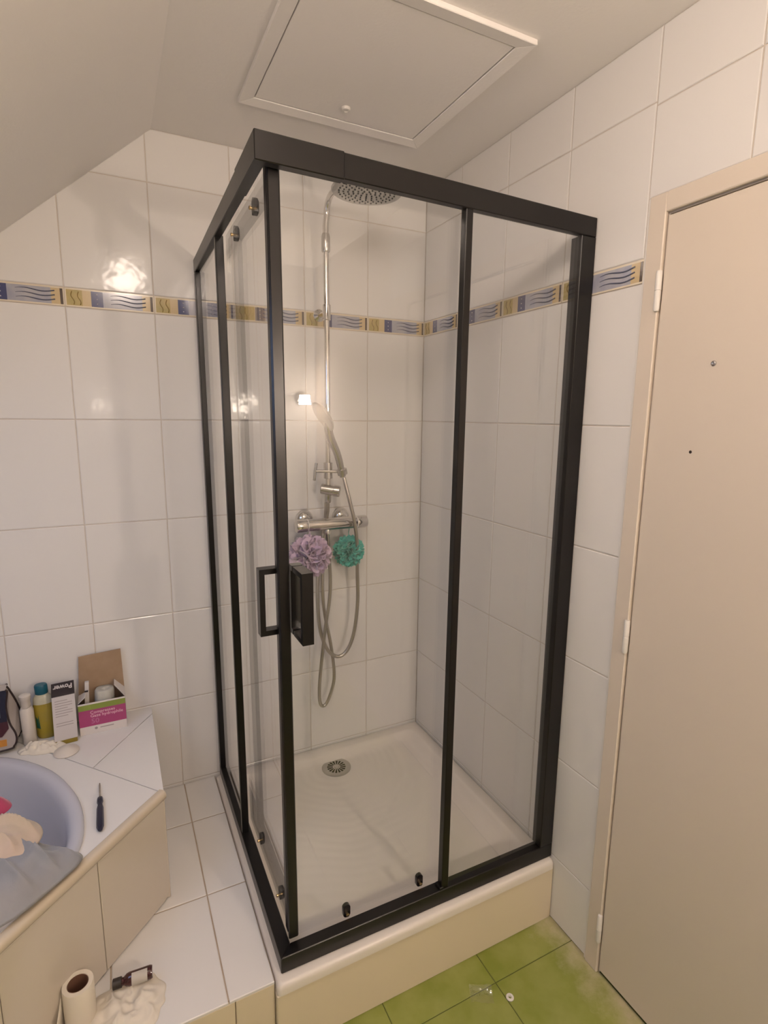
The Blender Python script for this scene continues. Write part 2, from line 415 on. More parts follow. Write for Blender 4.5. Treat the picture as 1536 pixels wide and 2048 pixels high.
# ================================================================== CEILING HATCH
hx0, hx1, hy0, hy1 = -0.750, -0.250, -0.822, -0.331
hatch = thing('ceiling_hatch', ((hx0 + hx1) / 2, (hy0 + hy1) / 2, CEIL), 'square white access hatch with raised trim in the flat ceiling above the shower', 'hatch')
tw_, tp = 0.036, 0.013
def mitre(name, A, B, ia, ib):
    z0, z1 = CEIL - tp, CEIL - 0.0002
    hexa(name, [(*A, z0), (*B, z0), (*ib, z0 + .004), (*ia, z0 + .004), (*A, z1), (*B, z1), (*ib, z1), (*ia, z1)], M['paint'], hatch, 0.0015)
O = [(hx0 - tw_, hy0 - tw_), (hx1 + tw_, hy0 - tw_), (hx1 + tw_, hy1 + tw_), (hx0 - tw_, hy1 + tw_)]; I = [(hx0, hy0), (hx1, hy0), (hx1, hy1), (hx0, hy1)]
for k in range(4): mitre('trim', O[k], O[(k + 1) % 4], I[k], I[(k + 1) % 4])
box('panel', (hx0 + .003, hy0 + .003, CEIL - 0.0075), (hx1 - .003, hy1 - .003, CEIL - 0.0005), M['paint'], hatch, 0.001)
lathe('latch', [(0.013, 0.0), (0.013, 0.004), (0.011, 0.007), (0.007, 0.008), (0.006, 0.005), (0.0001, 0.005)], (-0.5054, -0.3991, CEIL - 0.0075), (0, 0, -1), M['pvc'], hatch, 20)
# ceiling lamp above the photographer (its light is what the room is lit by)
lamp = thing('ceiling_lamp', (LAMP.x, LAMP.y, LAMP.z), 'small ceiling lamp on the sloping ceiling above the photographer', 'lamp')
lathe('canopy', [(0.0001, 0.0), (0.05, 0.0), (0.05, 0.012), (0.02, 0.02), (0.0001, 0.02)], (LAMP.x, LAMP.y, slope_z(LAMP.x) + .012), (0, 0, -1), M['pvc'], lamp, 24)
lathe('socket', [(0.014, 0), (0.014, 0.030), (0.010, 0.034)], (LAMP.x, LAMP.y, slope_z(LAMP.x)), (0, 0, -1), M['pvc'], lamp, 16)

# ================================================================== TILED STEP
STZ = 0.212; SY = -0.870; SX1 = -0.8955
step = thing('tiled_step', (-1.2, SY, 0), 'white tiled step with stained grout between bath and shower', 'step')
box('core', (XW + .001, SY + 0.008, 0.0), (SX1, -0.0005, STZ - 0.0020), M['step_grout'], step)
for (x0, x1) in ((-1.0068, SX1 + 0.0005), (-1.2580, -1.0068), (-1.509, -1.258), (-1.76, -1.509)):
    for (y0, y1) in ((-0.2185, 0.0), (-0.5400, -0.2185), (SY, -0.5400)):
        tile_poly('step_tile', rect(x0 + .0018, y0 + .0018, x1 - .0018, y1 - .0018), place_top(STZ), M['tile'], step, th=0.007)
place_front = lambda y: (lambda u, v, w: (u, y - w, v))
for (x0, x1) in ((-0.992, SX1), (-1.243, -0.992), (-1.494, -1.243), (-1.745, -1.494)):
    tile_poly('riser_tile', rect(x0 + .0012, 0.002, x1 - .0012, STZ - .007), place_front(SY + 0.002), M['cream'], step, th=0.006)

# ================================================================== SHOWER TRAY
tray = thing('shower_tray', (-0.45, -0.45, 0), 'square white shower tray with wave-textured floor and cream plinth', 'shower tray')
def rrect(x0, y0, x1, y1, r, n=6):
    P = []
    for (cx, cy, a0) in ((x1 - r, y0 + r, -90), (x1 - r, y1 - r, 0), (x0 + r, y1 - r, 90), (x0 + r, y0 + r, 180)):
        for k in range(n + 1):
            a = math.radians(a0 + 90 * k / n); P.append((cx + r * math.cos(a), cy + r * math.sin(a)))
    return P
TX0, TX1, TY0, TY1 = -0.894, -0.001, -0.889, -0.001
loops = [(0.004, 0.012, 0.180), (0, 0.012, 0.184), (0, 0.012, 0.200), (0.0015, 0.012, 0.206), (0.005, 0.012, 0.2115), (0.010, 0.012, 0.2135), (0.044, 0.03, 0.2135), (0.050, 0.03, 0.211), (0.056, 0.035, 0.203), (0.066, 0.04, 0.190), (0.078, 0.05, 0.184), (0.095, 0.06, 0.1815)]
V = []; F = []; cnt = None
for (ins, r, z) in loops:
    P = rrect(TX0 + ins, TY0 + ins, TX1 - ins, TY1 - ins, r); cnt = len(P); V += [(p[0], p[1], z) for p in P]
# inner rings shrinking towards the drain
DR = Vector((-0.437, -0.118))
last = [Vector(v[:2]) for v in V[-cnt:]]
for f in (0.75, 0.5, 0.3, 0.16):
    V += [(DR.x + (p.x - DR.x) * f, DR.y + (p.y - DR.y) * f, 0.1815 - 0.0015 * (1 - f)) for p in last]
nl = len(V) // cnt
for k in range(nl - 1):
    for i in range(cnt):
        j = (i + 1) % cnt; F.append((k * cnt + i, k * cnt + j, (k + 1) * cnt + j, (k + 1) * cnt + i))
F.append(tuple(range((nl - 1) * cnt, nl * cnt)))
# procedural wave relief on the tray floor
mt = M['tray']; nt = mt.node_tree; bs = nt.nodes['Principled BSDF']
geo = nt.nodes.new('ShaderNodeNewGeometry'); nz = nt.nodes.new('ShaderNodeTexNoise'); nz.inputs['Scale'].default_value = 2.2; nz.inputs['Detail'].default_value = 0
sub = nt.nodes.new('ShaderNodeVectorMath'); sub.operation = 'SUBTRACT'; sub.inputs[1].default_value = (DR.x, DR.y, 0.18)
nt.links.new(geo.outputs['Position'], sub.inputs[0]); nt.links.new(geo.outputs['Position'], nz.inputs['Vector'])
wv = nt.nodes.new('ShaderNodeTexWave'); wv.wave_type = 'RINGS'; wv.rings_direction = 'Z'; wv.inputs['Scale'].default_value = 9; wv.inputs['Distortion'].default_value = 5; wv.inputs['Detail'].default_value = 0; wv.inputs['Detail Scale'].default_value = 0.6
nt.links.new(sub.outputs[0], wv.inputs['Vector'])
sep = nt.nodes.new('ShaderNodeSeparateXYZ'); nt.links.new(geo.outputs['Position'], sep.inputs[0])
low = nt.nodes.new('ShaderNodeMath'); low.operation = 'LESS_THAN'; low.inputs[1].default_value = 0.184; nt.links.new(sep.outputs['Z'], low.inputs[0])
mul = nt.nodes.new('ShaderNodeMath'); mul.operation = 'MULTIPLY'; nt.links.new(wv.outputs['Fac'], mul.inputs[0]); nt.links.new(low.outputs[0], mul.inputs[1])
bpn = nt.nodes.new('ShaderNodeBump'); bpn.inputs['Strength'].default_value = 0.2; bpn.inputs['Distance'].default_value = 0.003
nt.links.new(mul.outputs[0], bpn.inputs['Height']); nt.links.new(bpn.outputs[0], bs.inputs['Normal'])
smooth_by_angle(build('basin', V, F, M['tray'], tray), 40)
box('plinth', (TX0 - .0012, -0.884, 0.0), (-0.0008, -0.855, 0.1805), M['cream'], tray, 0.002)
box('plinth_side', (TX0 + .002, -0.855, 0.0), (TX0 + .035, -0.003, 0.1805), M['cream'], tray)
# drain cover with radial slots
drz = 0.1800
dr = lathe('drain_cover', [(0.059, 0.0), (0.059, 0.0025), (0.055, 0.0045), (0.042, 0.005), (0.040, 0.0042), (0.010, 0.0042), (0.009, 0.006), (0.0001, 0.006)], (DR.x, DR.y, drz), (0, 0, 1), M['chrome_dull'], tray, 40)
g = []
for k in range(16):
    a = 2 * math.pi * k / 16; d = Vector((math.cos(a), math.sin(a), 0)); s = Vector((-d.y, d.x, 0)); c = Vector((DR.x, DR.y, drz + 0.0046))
    P = [c + d * 0.015 - s * 0.0013, c + d * 0.015 + s * 0.0013, c + d * 0.037 + s * 0.004, c + d * 0.037 - s * 0.004]
    g.append(([*P, *[p - Vector((0, 0, .0006)) for p in P]], [(0, 3, 2, 1), (0, 1, 5, 4), (1, 2, 6, 5), (2, 3, 7, 6), (3, 0, 4, 7)]))
build('drain_slots', *merge(g), M['dark_gap'], dr)

# ================================================================== SHOWER ENCLOSURE
enc = thing('shower_enclosure', (-0.44, -0.43, 0.2135), 'corner shower enclosure with black frame, clear glass and two sliding doors', 'shower enclosure')
ZB, ZT = 0.2140, 2.1135
def cor(z):                                 # outer front-left corner at height z
    t = (z - ZB) / (ZT - ZB); return Vector((-0.877 - 0.012 * t, -0.861 - 0.016 * t, z))
def lx(y, z):                               # outer face of the left side
    t = (z - ZB) / (ZT - ZB); c = cor(z); xl = -0.8755 - 0.0081 * t
    return xl + (c.x - xl) * (y / c.y)
def fy(x, z):                               # outer face of the front side
    t = (z - ZB) / (ZT - ZB); c = cor(z); yr = -0.8716 - 0.0020 * t
    return yr + (c.y - yr) * (x / c.x)
def fyp(x, z): return -0.8690 + 0.004 * (x / -0.88) - 0.009 * (z - ZB) / (ZT - ZB)      # flat planes for the glass doors
def lxp(y, z): return -0.8755 - 0.0015 * (y / -0.87) - 0.0100 * (z - ZB) / (ZT - ZB)
BK = M['black']; TH = 0.033
# rails (outer edge follows the measured corner heights)
def rail(name, side, zf0, zf1, ze0, ze1, grow=0.0, frac=1.0, m=BK, TH=TH):
    """zf: heights at the corner, ze: heights at the wall"""
    e0 = zf0 + (ze0 - zf0) * frac; e1 = zf1 + (ze1 - zf1) * frac
    if side == 'front':
        xa0, xa1 = cor(zf0).x - grow, cor(zf1).x - grow; xe = cor(zf0).x * (1 - frac) - 0.0008
        P = [(xa0, fy(xa0, zf0) - grow, zf0 - grow), (xe, fy(xe, e0) - grow, e0 - grow), (xe, fy(xe, e0) + TH + grow, e0 - grow), (xa0 + (TH if frac == 1 else 0) + grow, fy(xa0, zf0) + TH + grow, zf0 - grow),
             (xa1, fy(xa1, zf1) - grow, zf1 + grow), (xe, fy(xe, e1) - grow, e1 + grow), (xe, fy(xe, e1) + TH + grow, e1 + grow), (xa1 + (TH if frac == 1 else 0) + grow, fy(xa1, zf1) + TH + grow, zf1 + grow)]
    else:
        ya0, ya1 = cor(zf0).y - grow, cor(zf1).y - grow; ye = cor(zf0).y * (1 - frac) - 0.0008
        P = [(lx(ya0, zf0) - grow, ya0, zf0 - grow), (lx(ya0, zf0) + TH + grow, ya0 + TH + grow, zf0 - grow), (lx(ye, e0) + TH + grow, ye, e0 - grow), (lx(ye, e0) - grow, ye, e0 - grow),
             (lx(ya1, zf1) - grow, ya1, zf1 + grow), (lx(ya1, zf1) + TH + grow, ya1 + TH + grow, zf1 + grow), (lx(ye, e1) + TH + grow, ye, e1 + grow), (lx(ye, e1) - grow, ye, e1 + grow)]
    return hexa(name, P, m, enc, 0.0018)
rail('top_rail', 'front', 2.0616, 2.1120, 2.0519, 2.0987, TH=0.021)
rail('top_rail', 'left', 2.0616, 2.1120, 2.0470, 2.0885, TH=0.021)
rail('corner_sleeve', 'front', 2.0616, 2.1120, 2.0519, 2.0987, 0.0014, 0.205, TH=0.021)
rail('corner_sleeve', 'left', 2.0616, 2.1120, 2.0470, 2.0885, 0.0014, 0.205, TH=0.021)
rail('bottom_rail', 'front', 0.2140, 0.2600, 0.2142, 0.2600)
rail('bottom_rail', 'left', 0.2140, 0.2600, 0.2140, 0.2560)
def post(name, f, z0, z1, m=BK, parent=enc, bevel=0.0015):
    """f(z) -> four plan corners"""
    P = [(*p, z0) for p in f(z0)] + [(*p, z1) for p in f(z1)]
    return hexa(name, P, m, parent, bevel)
post('wall_profile', lambda z: [(-0.050, fy(0, z)), (-0.0008, fy(0, z)), (-0.0008, fy(0, z) + 0.038), (-0.050, fy(0, z) + 0.038)], 0.2605, 2.051)
post('wall_profile', lambda z: [(lx(0, z), -0.030), (lx(0, z) + 0.030, -0.030), (lx(0, z) + 0.030, -0.0008), (lx(0, z), -0.0008)], 0.2565, 2.0465)
# fixed panes with edge profiles
post('fixed_pane', lambda z: [(-0.398, fyp(-.4, z) + .010), (-0.045, fyp(0, z) + .010), (-0.045, fyp(0, z) + .016), (-0.398, fyp(-.4, z) + .016)], 0.255, 2.058, M['glass'], bevel=0)
post('fixed_pane', lambda z: [(lxp(-.395, z) + .010, -0.392), (lxp(-.395, z) + .016, -0.392), (lxp(0, z) + .016, -0.026), (lxp(0, z) + .010, -0.026)], 0.252, 2.058, M['glass'], bevel=0)
post('pane_profile', lambda z: [(-0.4055 - .004 * (1 - (z / 2)), fy(-.4, z) + .004), (-0.3865, fy(-.4, z) + .004), (-0.3865, fy(-.4, z) + .026), (-0.4055 - .004 * (1 - (z / 2)), fy(-.4, z) + .026)], 0.258, 2.060)
post('pane_profile', lambda z: [(lx(-.4, z) + .003, -0.402), (lx(-.4, z) + .025, -0.402), (lx(-.4, z) + .025, -0.386), (lx(-.4, z) + .003, -0.386)], 0.255, 2.058)
box('end_block', (-0.417, -0.866, 0.2590), (-0.404, -0.840, 0.2680), BK, enc, 0.0015)
# sliding doors
DO = 0.0385                                   # glass offset behind the outer face
def fdoor(z): return [(cor(z).x + .050, fyp(cor(z).x, z) + DO), (-0.365, fyp(-.365, z) + DO), (-0.365, fyp(-.365, z) + DO + .006), (cor(z).x + .050, fyp(cor(z).x, z) + DO + .006)]
def ldoor(z): return [(lxp(cor(z).y, z) + DO, cor(z).y + .050), (lxp(cor(z).y, z) + DO + .006, cor(z).y + .050), (lxp(-.365, z) + DO + .006, -0.365), (lxp(-.365, z) + DO, -0.365)]
doorF = post('sliding_door', fdoor, 0.273, 2.085, M['glass'], bevel=0)
doorL = post('sliding_door', ldoor, 0.273, 2.085, M['glass'], bevel=0)
post('door_profile', lambda z: [(cor(z).x + .029, cor(z).y + .029), (cor(z).x + .0555, cor(z).y + .029), (cor(z).x + .0555, cor(z).y + .049), (cor(z).x + .034, cor(z).y + .049)], 0.2715, 2.082, BK, doorF, 0.003)
post('door_profile', lambda z: [(cor(z).x + .033, cor(z).y + .0505), (cor(z).x + .050, cor(z).y + .0505), (cor(z).x + .050, cor(z).y + .072), (cor(z).x + .033, cor(z).y + .072)], 0.2715, 2.082, BK, doorL, 0.002)
def d_handle(parent, a, out, side, z0, z1, depth, w=0.0130, t=0.0125):
    """rectangular bow handle: a = foot at the glass, out = outward unit vector, side = unit vector along the glass"""
    a = Vector(a); out = Vector(out); side = Vector(side)
    prof = [(0, z0), (depth, z0), (depth, z1), (0, z1), (0, z1 - t), (depth - t, z1 - t), (depth - t, z0 + t), (0, z0 + t)]
    V = [a + side * s + out * d + Vector((0, 0, z)) for s in (-w, w) for d, z in prof]
    n = 8; F = []
    for b in (0, n):
        q = [(0, 1, 6, 7), (1, 2, 5, 6), (2, 3, 4, 5)]
        F += [tuple(b + i for i in (f if b else reversed(f))) for f in q]
    F += [(i, (i + 1) % n, (i + 1) % n + n, i + n) for i in range(n)]
    bm = bmesh.new(); vv = [bm.verts.new(p) for p in V]
    for f in F: bm.faces.new([vv[i] for i in f])
    bmesh.ops.recalc_face_normals(bm, faces=bm.faces)
    return from_bm('handle', bm, M['black'], parent)
zc = 1.17
d_handle(doorF, (-0.8055, fyp(-.8, zc) + DO, 0), (0, -1, 0), (1, 0, 0), 1.087, 1.252, 0.066)
d_handle(doorL, (lxp(-.8, zc) + DO, -0.795, 0), (-1, 0, 0), (0, 1, 0), 1.087, 1.246, 0.046)
d_handle(doorF, (-0.8055, fyp(-.8, zc) + DO + .006, 0), (0, 1, 0), (1, 0, 0), 1.087, 1.252, 0.024)
def roller(parent, c, out, top):
    """black pill-shaped roller cover inside the glass, small brass pins outside"""
    c = Vector(c); out = Vector(out); side = Vector((-out.y, out.x, 0)); hw, hh, dp = 0.0105, 0.019, 0.013
    prof = [(hw * math.cos(a), (hh - hw) * (1 if math.sin(a) > 1e-6 else -1) + hw * math.sin(a)) for a in [math.radians(15 + 30 * k) for k in range(12)]]
    V = []; n = len(prof)
    for d, k in ((-0.004, 1.0), (-0.004 - dp * 0.8, 1.0), (-0.004 - dp, 0.75)):
        V += [c + out * d + side * (u * k) + Vector((0, 0, v * k)) for u, v in prof]
    F = [tuple(range(n)), tuple(reversed(range(2 * n, 3 * n)))] + [(a + i, a + (i + 1) % n, a + n + (i + 1) % n, a + n + i) for a in (0, n) for i in range(n)]
    r = smooth_by_angle(build('roller', V, F, M['black_gloss'], parent), 40)
    for dz in (-0.006,):
        lathe('roller_pin', [(0.0035, 0.0), (0.0035, 0.006), (0.0045, 0.0062), (0.0045, 0.008), (0.002, 0.009)], c + out * (-0.004) + Vector((0, 0, dz if not top else -dz - .01)), out, M['brass'], r, 12)
    return r
for y in (-0.655, -0.445): roller(doorL, (lxp(y, 2.05) + DO + .002, y, 2.055), (-1, 0, 0), True)
for y in (-0.690, -0.470): roller(doorL, (lxp(y, .28) + DO + .002, y, 0.2770), (-1, 0, 0), False)
for x in (-0.684, -0.458): roller(doorF, (x, fyp(x, .28) + DO + .002, 0.2735), (0, -1, 0), False)
for x in (-0.684, -0.458): roller(doorF, (x, fyp(x, 2.07) + DO + .002, 2.092), (0, -1, 0), True)

# ================================================================== SHOWER COLUMN
RX, RY = -0.4500, -0.080
colm = thing('shower_column', (RX, 0, 1.30), 'chrome shower column with round rain head on the back wall', 'shower column')
arm_z = 2.322
path = [Vector((RX, RY, 2.16)), Vector((RX, RY, 2.235))] + [Vector((RX + .004, RY - 0.055 * (1 - math.cos(a)), 2.267 + 0.055 * math.sin(a))) for a in [math.radians(d) for d in range(0, 91, 10)]]
path += [Vector((RX + .004, -0.25, arm_z)), Vector((RX + .004, -0.385, arm_z))] + [Vector((RX + .004, -0.385 - 0.045 * math.sin(a), arm_z - 0.045 * (1 - math.cos(a)))) for a in [math.radians(d) for d in range(10, 91, 10)]] + [Vector((RX + .000, -0.430, 2.252))]
tube('riser_pipe', [(RX + .002, RY, 1.33), (RX + .002, RY, 1.8), (RX, RY, 2.17)], 0.0098, M['chrome'], colm, 16)
tube('shower_arm', path, 0.0105, M['chrome'], colm, 16)
lathe('sleeve', [(0.0135, 0), (0.0150, 0.003), (0.0150, 0.050), (0.0125, 0.060)], (RX, RY, 2.150), (0, 0, 1), M['chrome_dull'], colm, 20)
hd = lathe('rain_head', [(0.092, 0.0), (0.101, 0.0008), (0.1035, 0.004), (0.1025, 0.008), (0.06, 0.013), (0.022, 0.018), (0.018, 0.030), (0.012, 0.036)], (RX - .004, -0.4300, 2.2240), (0.02, -0.03, 1), M['nozzle_face'], colm, 48)
g = []; ax = Vector((0.02, -0.03, 1)).normalized(); hx, hy, _ = frame_of(ax)
for r, k in ((0.012, 5), (0.026, 10), (0.040, 15), (0.054, 20), (0.068, 26), (0.081, 30)):
    for i in range(k):
        a = 2 * math.pi * (i + 0.3 * r * 50) / k
        c = Vector((RX - .004, -0.4300, 2.2240)) + hx * (r * math.cos(a)) + hy * (r * math.sin(a))
        g.append(lathe_geo([(0.0027, 0.0), (0.0019, 0.0026)], c + ax * 0.0002, -ax, 6))
build('nozzles', *merge(g), M['nozzle'], hd)
lathe('wall_bracket', [(0.0001, 0.0), (0.022, 0.0), (0.022, 0.004), (0.010, 0.012), (0.008, 0.02), (0.008, 0.072)], (RX + .001, 0, 1.950), (0, -1, 0), M['chrome'], colm, 24)
lathe('bracket_sleeve', [(0.0105, 0), (0.0150, 0.002), (0.0150, 0.052), (0.0105, 0.054)], (RX + .001, RY, 1.922), (0, 0, 1), M['chrome'], colm, 20)
sl = lathe('slider', [(0.0105, 0), (0.0165, 0.002), (0.0165, 0.060), (0.0105, 0.062)], (RX + .002, RY, 1.356), (0, 0, 1), M['chrome_dull'], colm, 20)
tube('slider_pin', [(RX - .045, RY, 1.386), (RX + .032, RY - .02, 1.384)], 0.006, M['chrome_dull'], sl, 12)
tube('slider_lever', [(RX - .044, RY - .002, 1.416), (RX - .049, RY, 1.386), (RX - .052, RY + .002, 1.352)], 0.0055, M['chrome_dull'], sl, 10)
lathe('hand_shower_cradle', [(0.014, 0), (0.0185, 0.002), (0.0195, 0.022), (0.016, 0.024)], (RX + .048, RY - .032, 1.372), (-.28, -.1, 1), M['chrome_dull'], sl, 20)
dv = lathe('diverter', [(0.0001, -0.030), (0.017, -0.030), (0.0195, -0.027), (0.0195, 0.018), (0.0215, 0.020), (0.0215, 0.040), (0.019, 0.043), (0.0001, 0.043)], (RX + .002, RY - .005, 1.315), (0.86, -.45, -.14), M['chrome_dull'], colm, 24)
lathe('diverter_outlet', [(0.0115, 0), (0.0125, 0.004), (0.0125, 0.032), (0.0105, 0.036)], (RX + .002, RY, 1.300), (0.05, 0.3, -1), M['chrome_dull'], colm, 16)

# ---- thermostatic mixer
mix = thing('shower_mixer', (-0.4345, 0, 1.183), 'chrome thermostatic mixer bar below the shower column', 'mixer tap')
lathe('body', [(0.0235, 0.0), (0.0235, 0.196)], (-0.532, RY, 1.1845), (1, 0, -0.01), M['chrome'], mix, 32)
for (x, s) in ((-0.532, -1), (-0.336, 1)):
    kz = 1.1845 if s < 0 else 1.1826
    lathe('knob_ring', [(0.0240, 0.0), (0.0240, 0.003)], (x, RY, kz), (s, 0, 0), M['pvc'], mix, 32)
    lathe('knob', [(0.0245, 0.0), (0.0250, 0.004), (0.0250, 0.034), (0.0235, 0.040), (0.017, 0.044), (0.0001, 0.0455)], (x + s * .003, RY, kz), (s, 0, 0), M['chrome'], mix, 32)
for x in (-0.5190, -0.3690):
    lathe('escutcheon', [(0.035, 0.0), (0.0345, 0.006), (0.031, 0.016), (0.024, 0.025), (0.014, 0.030), (0.012, 0.058)], (x, 0, 1.196), (0, -1, -0.1), M['chrome'], mix, 32)
lathe('hose_outlet', [(0.011, 0), (0.012, 0.003), (0.012, 0.018), (0.010, 0.020)], (-0.4520, RY, 1.163), (0, 0, -1), M['chrome'], mix, 16)

# ---- hoses
hose_a = spline([(-0.448, -0.076, 1.272), (-0.440, -0.045, 1.215), (-0.452, -0.040, 1.150), (-0.470, -0.048, 1.08), (-0.484, -0.055, .985), (-0.4885, -0.06, .885), (-0.482, -0.06, .775), (-0.4620, -0.062, .695), (-0.4350, -0.065, .650), (-0.3999, -0.068, .634), (-0.3650, -0.072, .662), (-0.3400, -0.076, .735), (-0.3270, -0.08, .861), (-0.3330, -0.09, .985), (-0.3440, -0.112, 1.105), (-0.3600, -0.125, 1.19), (-0.3800, -0.125, 1.275), (-0.3930, -0.118, 1.335), (-0.398, -0.113, 1.362)], 12)
ho = tube('shower_hose', hose_a, 0.0072, M['hose'], None, 12, origin=(-0.4, -0.07, 0.634)); tag(ho, 'ribbed chrome shower hose looping in a wide U up to the hand shower', 'hose')
hose_b = spline([(-0.4520, -0.080, 1.150), (-0.4470, -0.078, 1.06), (-0.4420, -0.078, .965), (-0.4470, -0.079, .88), (-0.4640, -0.078, .77), (-0.4780, -0.072, .640), (-0.4865, -0.064, .520), (-0.4830, -0.058, .450), (-0.4680, -0.055, .427), (-0.4470, -0.055, .447), (-0.4230, -0.056, .520), (-0.4220, -0.056, .595), (-0.4350, -0.052, .700), (-0.4520, -0.046, .800), (-0.4600, -0.042, .885), (-0.4580, -0.036, .985), (-0.4480, -0.030, 1.10), (-0.4400, -0.026, 1.20), (-0.4420, -0.040, 1.262)], 12)
ho = tube('shower_hose', hose_b, 0.0066, M['hose'], None, 12, origin=(-0.468, -0.055, 0.427)); tag(ho, 'ribbed chrome connecting hose hanging in the lowest narrow loop', 'hose')

# ---- hand shower
hs = thing('hand_shower', (-0.402, -0.112, 1.365), 'grey chrome hand shower tilted in its holder on the riser', 'hand shower')
pb = Vector((-0.402, -0.1125, 1.366)); pt = Vector((-0.4600, -0.130, 1.520)); hc = Vector((-0.4900, -0.145, 1.585))
axd = (hc - pb).normalized(); vw = (CP - hc).normalized(); v1 = (vw - axd * vw.dot(axd)).normalized(); w1 = axd.cross(v1)
if w1.x > 0: w1 = -w1
hn = (v1 * 0.33 + w1 * 0.94).normalized()
hn = (hn - Vector((0, 0, 0.22))).normalized()
mid = (pb + pt) / 2 - hn * 0.006
tube('handle', spline([pb, mid, pt, hc - hn * 0.012 - axd * 0.025], 8), lambda t: 0.0118 + 0.0045 * t, M['chrome_dull'], hs, 16)
lathe('spray_head', [(0.0001, -0.020), (0.025, -0.019), (0.050, -0.010), (0.058, -0.002), (0.0585, 0.003), (0.054, 0.0055), (0.0001, 0.006)], hc, hn, M['nozzle_face'], hs, 32, cap=False)

# ---- mesh puffs hanging from the mixer
M['puff_lilac'] = mat('lilac_mesh_puff', (0.72, 0.56, 0.72), 0.85, sheen=0.4)
M['puff_teal'] = mat('teal_mesh_puff', (0.10, 0.52, 0.44), 0.85, sheen=0.4)
def puff(c, R, m, label, cat, seed, knob):
    t = thing('mesh_puff', (c[0], c[1], c[2] - R), label, cat, 'mesh puffs hanging from the mixer')
    rnd = random.Random(seed); V = []; F = []; C0 = Vector(c)
    for k in range(70):                     # ruffled net petals around the centre
        d = Vector((rnd.gauss(0, 1), rnd.gauss(0, 1), rnd.gauss(0, 1))).normalized()
        x, y, _ = frame_of(d); ph = rnd.random() * 6.28; nr, na = 4, 16; b = len(V)
        w = rnd.uniform(3, 5); r0 = R * rnd.uniform(0.42, 0.62)
        for i in range(nr):
            rr = r0 * (0.12 + 0.88 * i / (nr - 1))
            for j in range(na):
                a = 2 * math.pi * j / na
                h = R * (0.36 + 0.40 * (i / (nr - 1))) + R * 0.20 * (i / (nr - 1)) * math.sin(w * a + ph)
                V.append(C0 + d * h * 0.92 + x * (rr * 0.80 * math.cos(a)) + y * (rr * 0.80 * math.sin(a)))
        for i in range(nr - 1):
            for j in range(na):
                j2 = (j + 1) % na; F.append((b + i * na + j, b + i * na + j2, b + (i + 1) * na + j2, b + (i + 1) * na + j))
    build('net_ruffles', V, F, m, t, smooth=True)
    tube('hanging_cord', spline([C0, C0 + Vector((0.004, 0.01, R)), Vector(knob)], 6), 0.0016, m, t, 6)
puff((-0.5300, -0.100, 1.072), 0.086, M['puff_lilac'], 'lilac mesh bath puff hanging under the left end of the mixer', 'bath puff', 3, (-0.526, -0.084, 1.160))
puff((-0.3620, -0.072, 1.068), 0.066, M['puff_teal'], 'turquoise mesh bath puff hanging under the right end of the mixer', 'bath puff', 5, (-0.362, -0.078, 1.158))

# ================================================================== CORNER BATH
BT = 0.552                                          # top of the tiled surround
S2 = math.sqrt(0.5)
def pq(p, q): return Vector(((q - p) * S2, (-p - q) * S2))
PC = 1.775
half = [(1.775, -0.462), (1.600, -0.446), (1.470, -0.447), (1.380, -0.466), (1.298, -0.535), (1.222, -0.652), (1.172, -0.814), (1.182, -0.995), (1.275, -1.150), (1.480, -1.280), (1.775, -1.330)]
ctrl = half + [(2 * PC - p, q) for p, q in reversed(half[1:-1])]
NR = 96
def closed_spline(ctrl, per):
    P = [pq(*c) for c in ctrl]; n = len(P); out = []
    for i in range(n):
        a, b, c, d = P[i - 1], P[i], P[(i + 1) % n], P[(i + 2) % n]
        for k in range(per):
            t = k / per
            out.append(0.5 * ((2 * b) + (c - a) * t + (2 * a - 5 * b + 4 * c - d) * t * t + (3 * b - a - 3 * c + d) * t ** 3))
    return out
rim = closed_spline(ctrl, 5)
BC = pq(PC, -0.88)
XR = -1.1020; DC = 0.605                             # right face; front diagonal y = x + DC
outer = [Vector((XR, 0.0)), Vector((XR, XR + DC)), Vector((XW + 0.5, -(XR - XW))), Vector((XW, -(XR - XW))), Vector((XW, 0.0))]
# make the diagonal exact and symmetric
outer[1] = Vector((XR, XR + DC)); outer[2] = Vector((-(XR - XW) - DC, -(XR - XW)))
surround = thing('bath_surround', (XR - 0.3, -0.2, STZ), 'white tiled surround of the corner bath with a beige rounded edge', 'bath surround')
# ring mesh between rim and outer polygon, cut along the joints into separate tiles
def ray_out(c, d):
    best = None; n = len(outer)
    for i in range(n):
        a, b = outer[i], outer[(i + 1) % n]; e = b - a; den = d.x * e.y - d.y * e.x
        if abs(den) < 1e-9: continue
        t = ((a.x - c.x) * e.y - (a.y - c.y) * e.x) / den; s = ((a.x - c.x) * d.y - (a.y - c.y) * d.x) / den
        if t > 0 and -1e-6 <= s <= 1 + 1e-6 and (best is None or t < best): best = t
    return c + d * best
angs = []
for p in rim: angs.append((math.atan2(p.y - BC.y, p.x - BC.x), p))
for p in outer:
    angs.append((math.atan2(p.y - BC.y, p.x - BC.x), None))
angs.sort(key=lambda a: a[0])
def rim_at(ang):
    d = Vector((math.cos(ang), math.sin(ang))); best = None; n = len(rim)
    for i in range(n):
        a, b = rim[i], rim[(i + 1) % n]; e = b - a; den = d.x * e.y - d.y * e.x
        if abs(den) < 1e-9: continue
        t = ((a.x - BC.x) * e.y - (a.y - BC.y) * e.x) / den; s = ((a.x - BC.x) * d.y - (a.y - BC.y) * d.x) / den
        if t > 0 and -1e-6 <= s <= 1 + 1e-6 and (best is None or t > best): best = t
    return BC + d * best
ringI = []; ringO = []
for a, p in angs:
    d = Vector((math.cos(a), math.sin(a))); ringI.append(rim_at(a)); ringO.append(ray_out(BC, d))
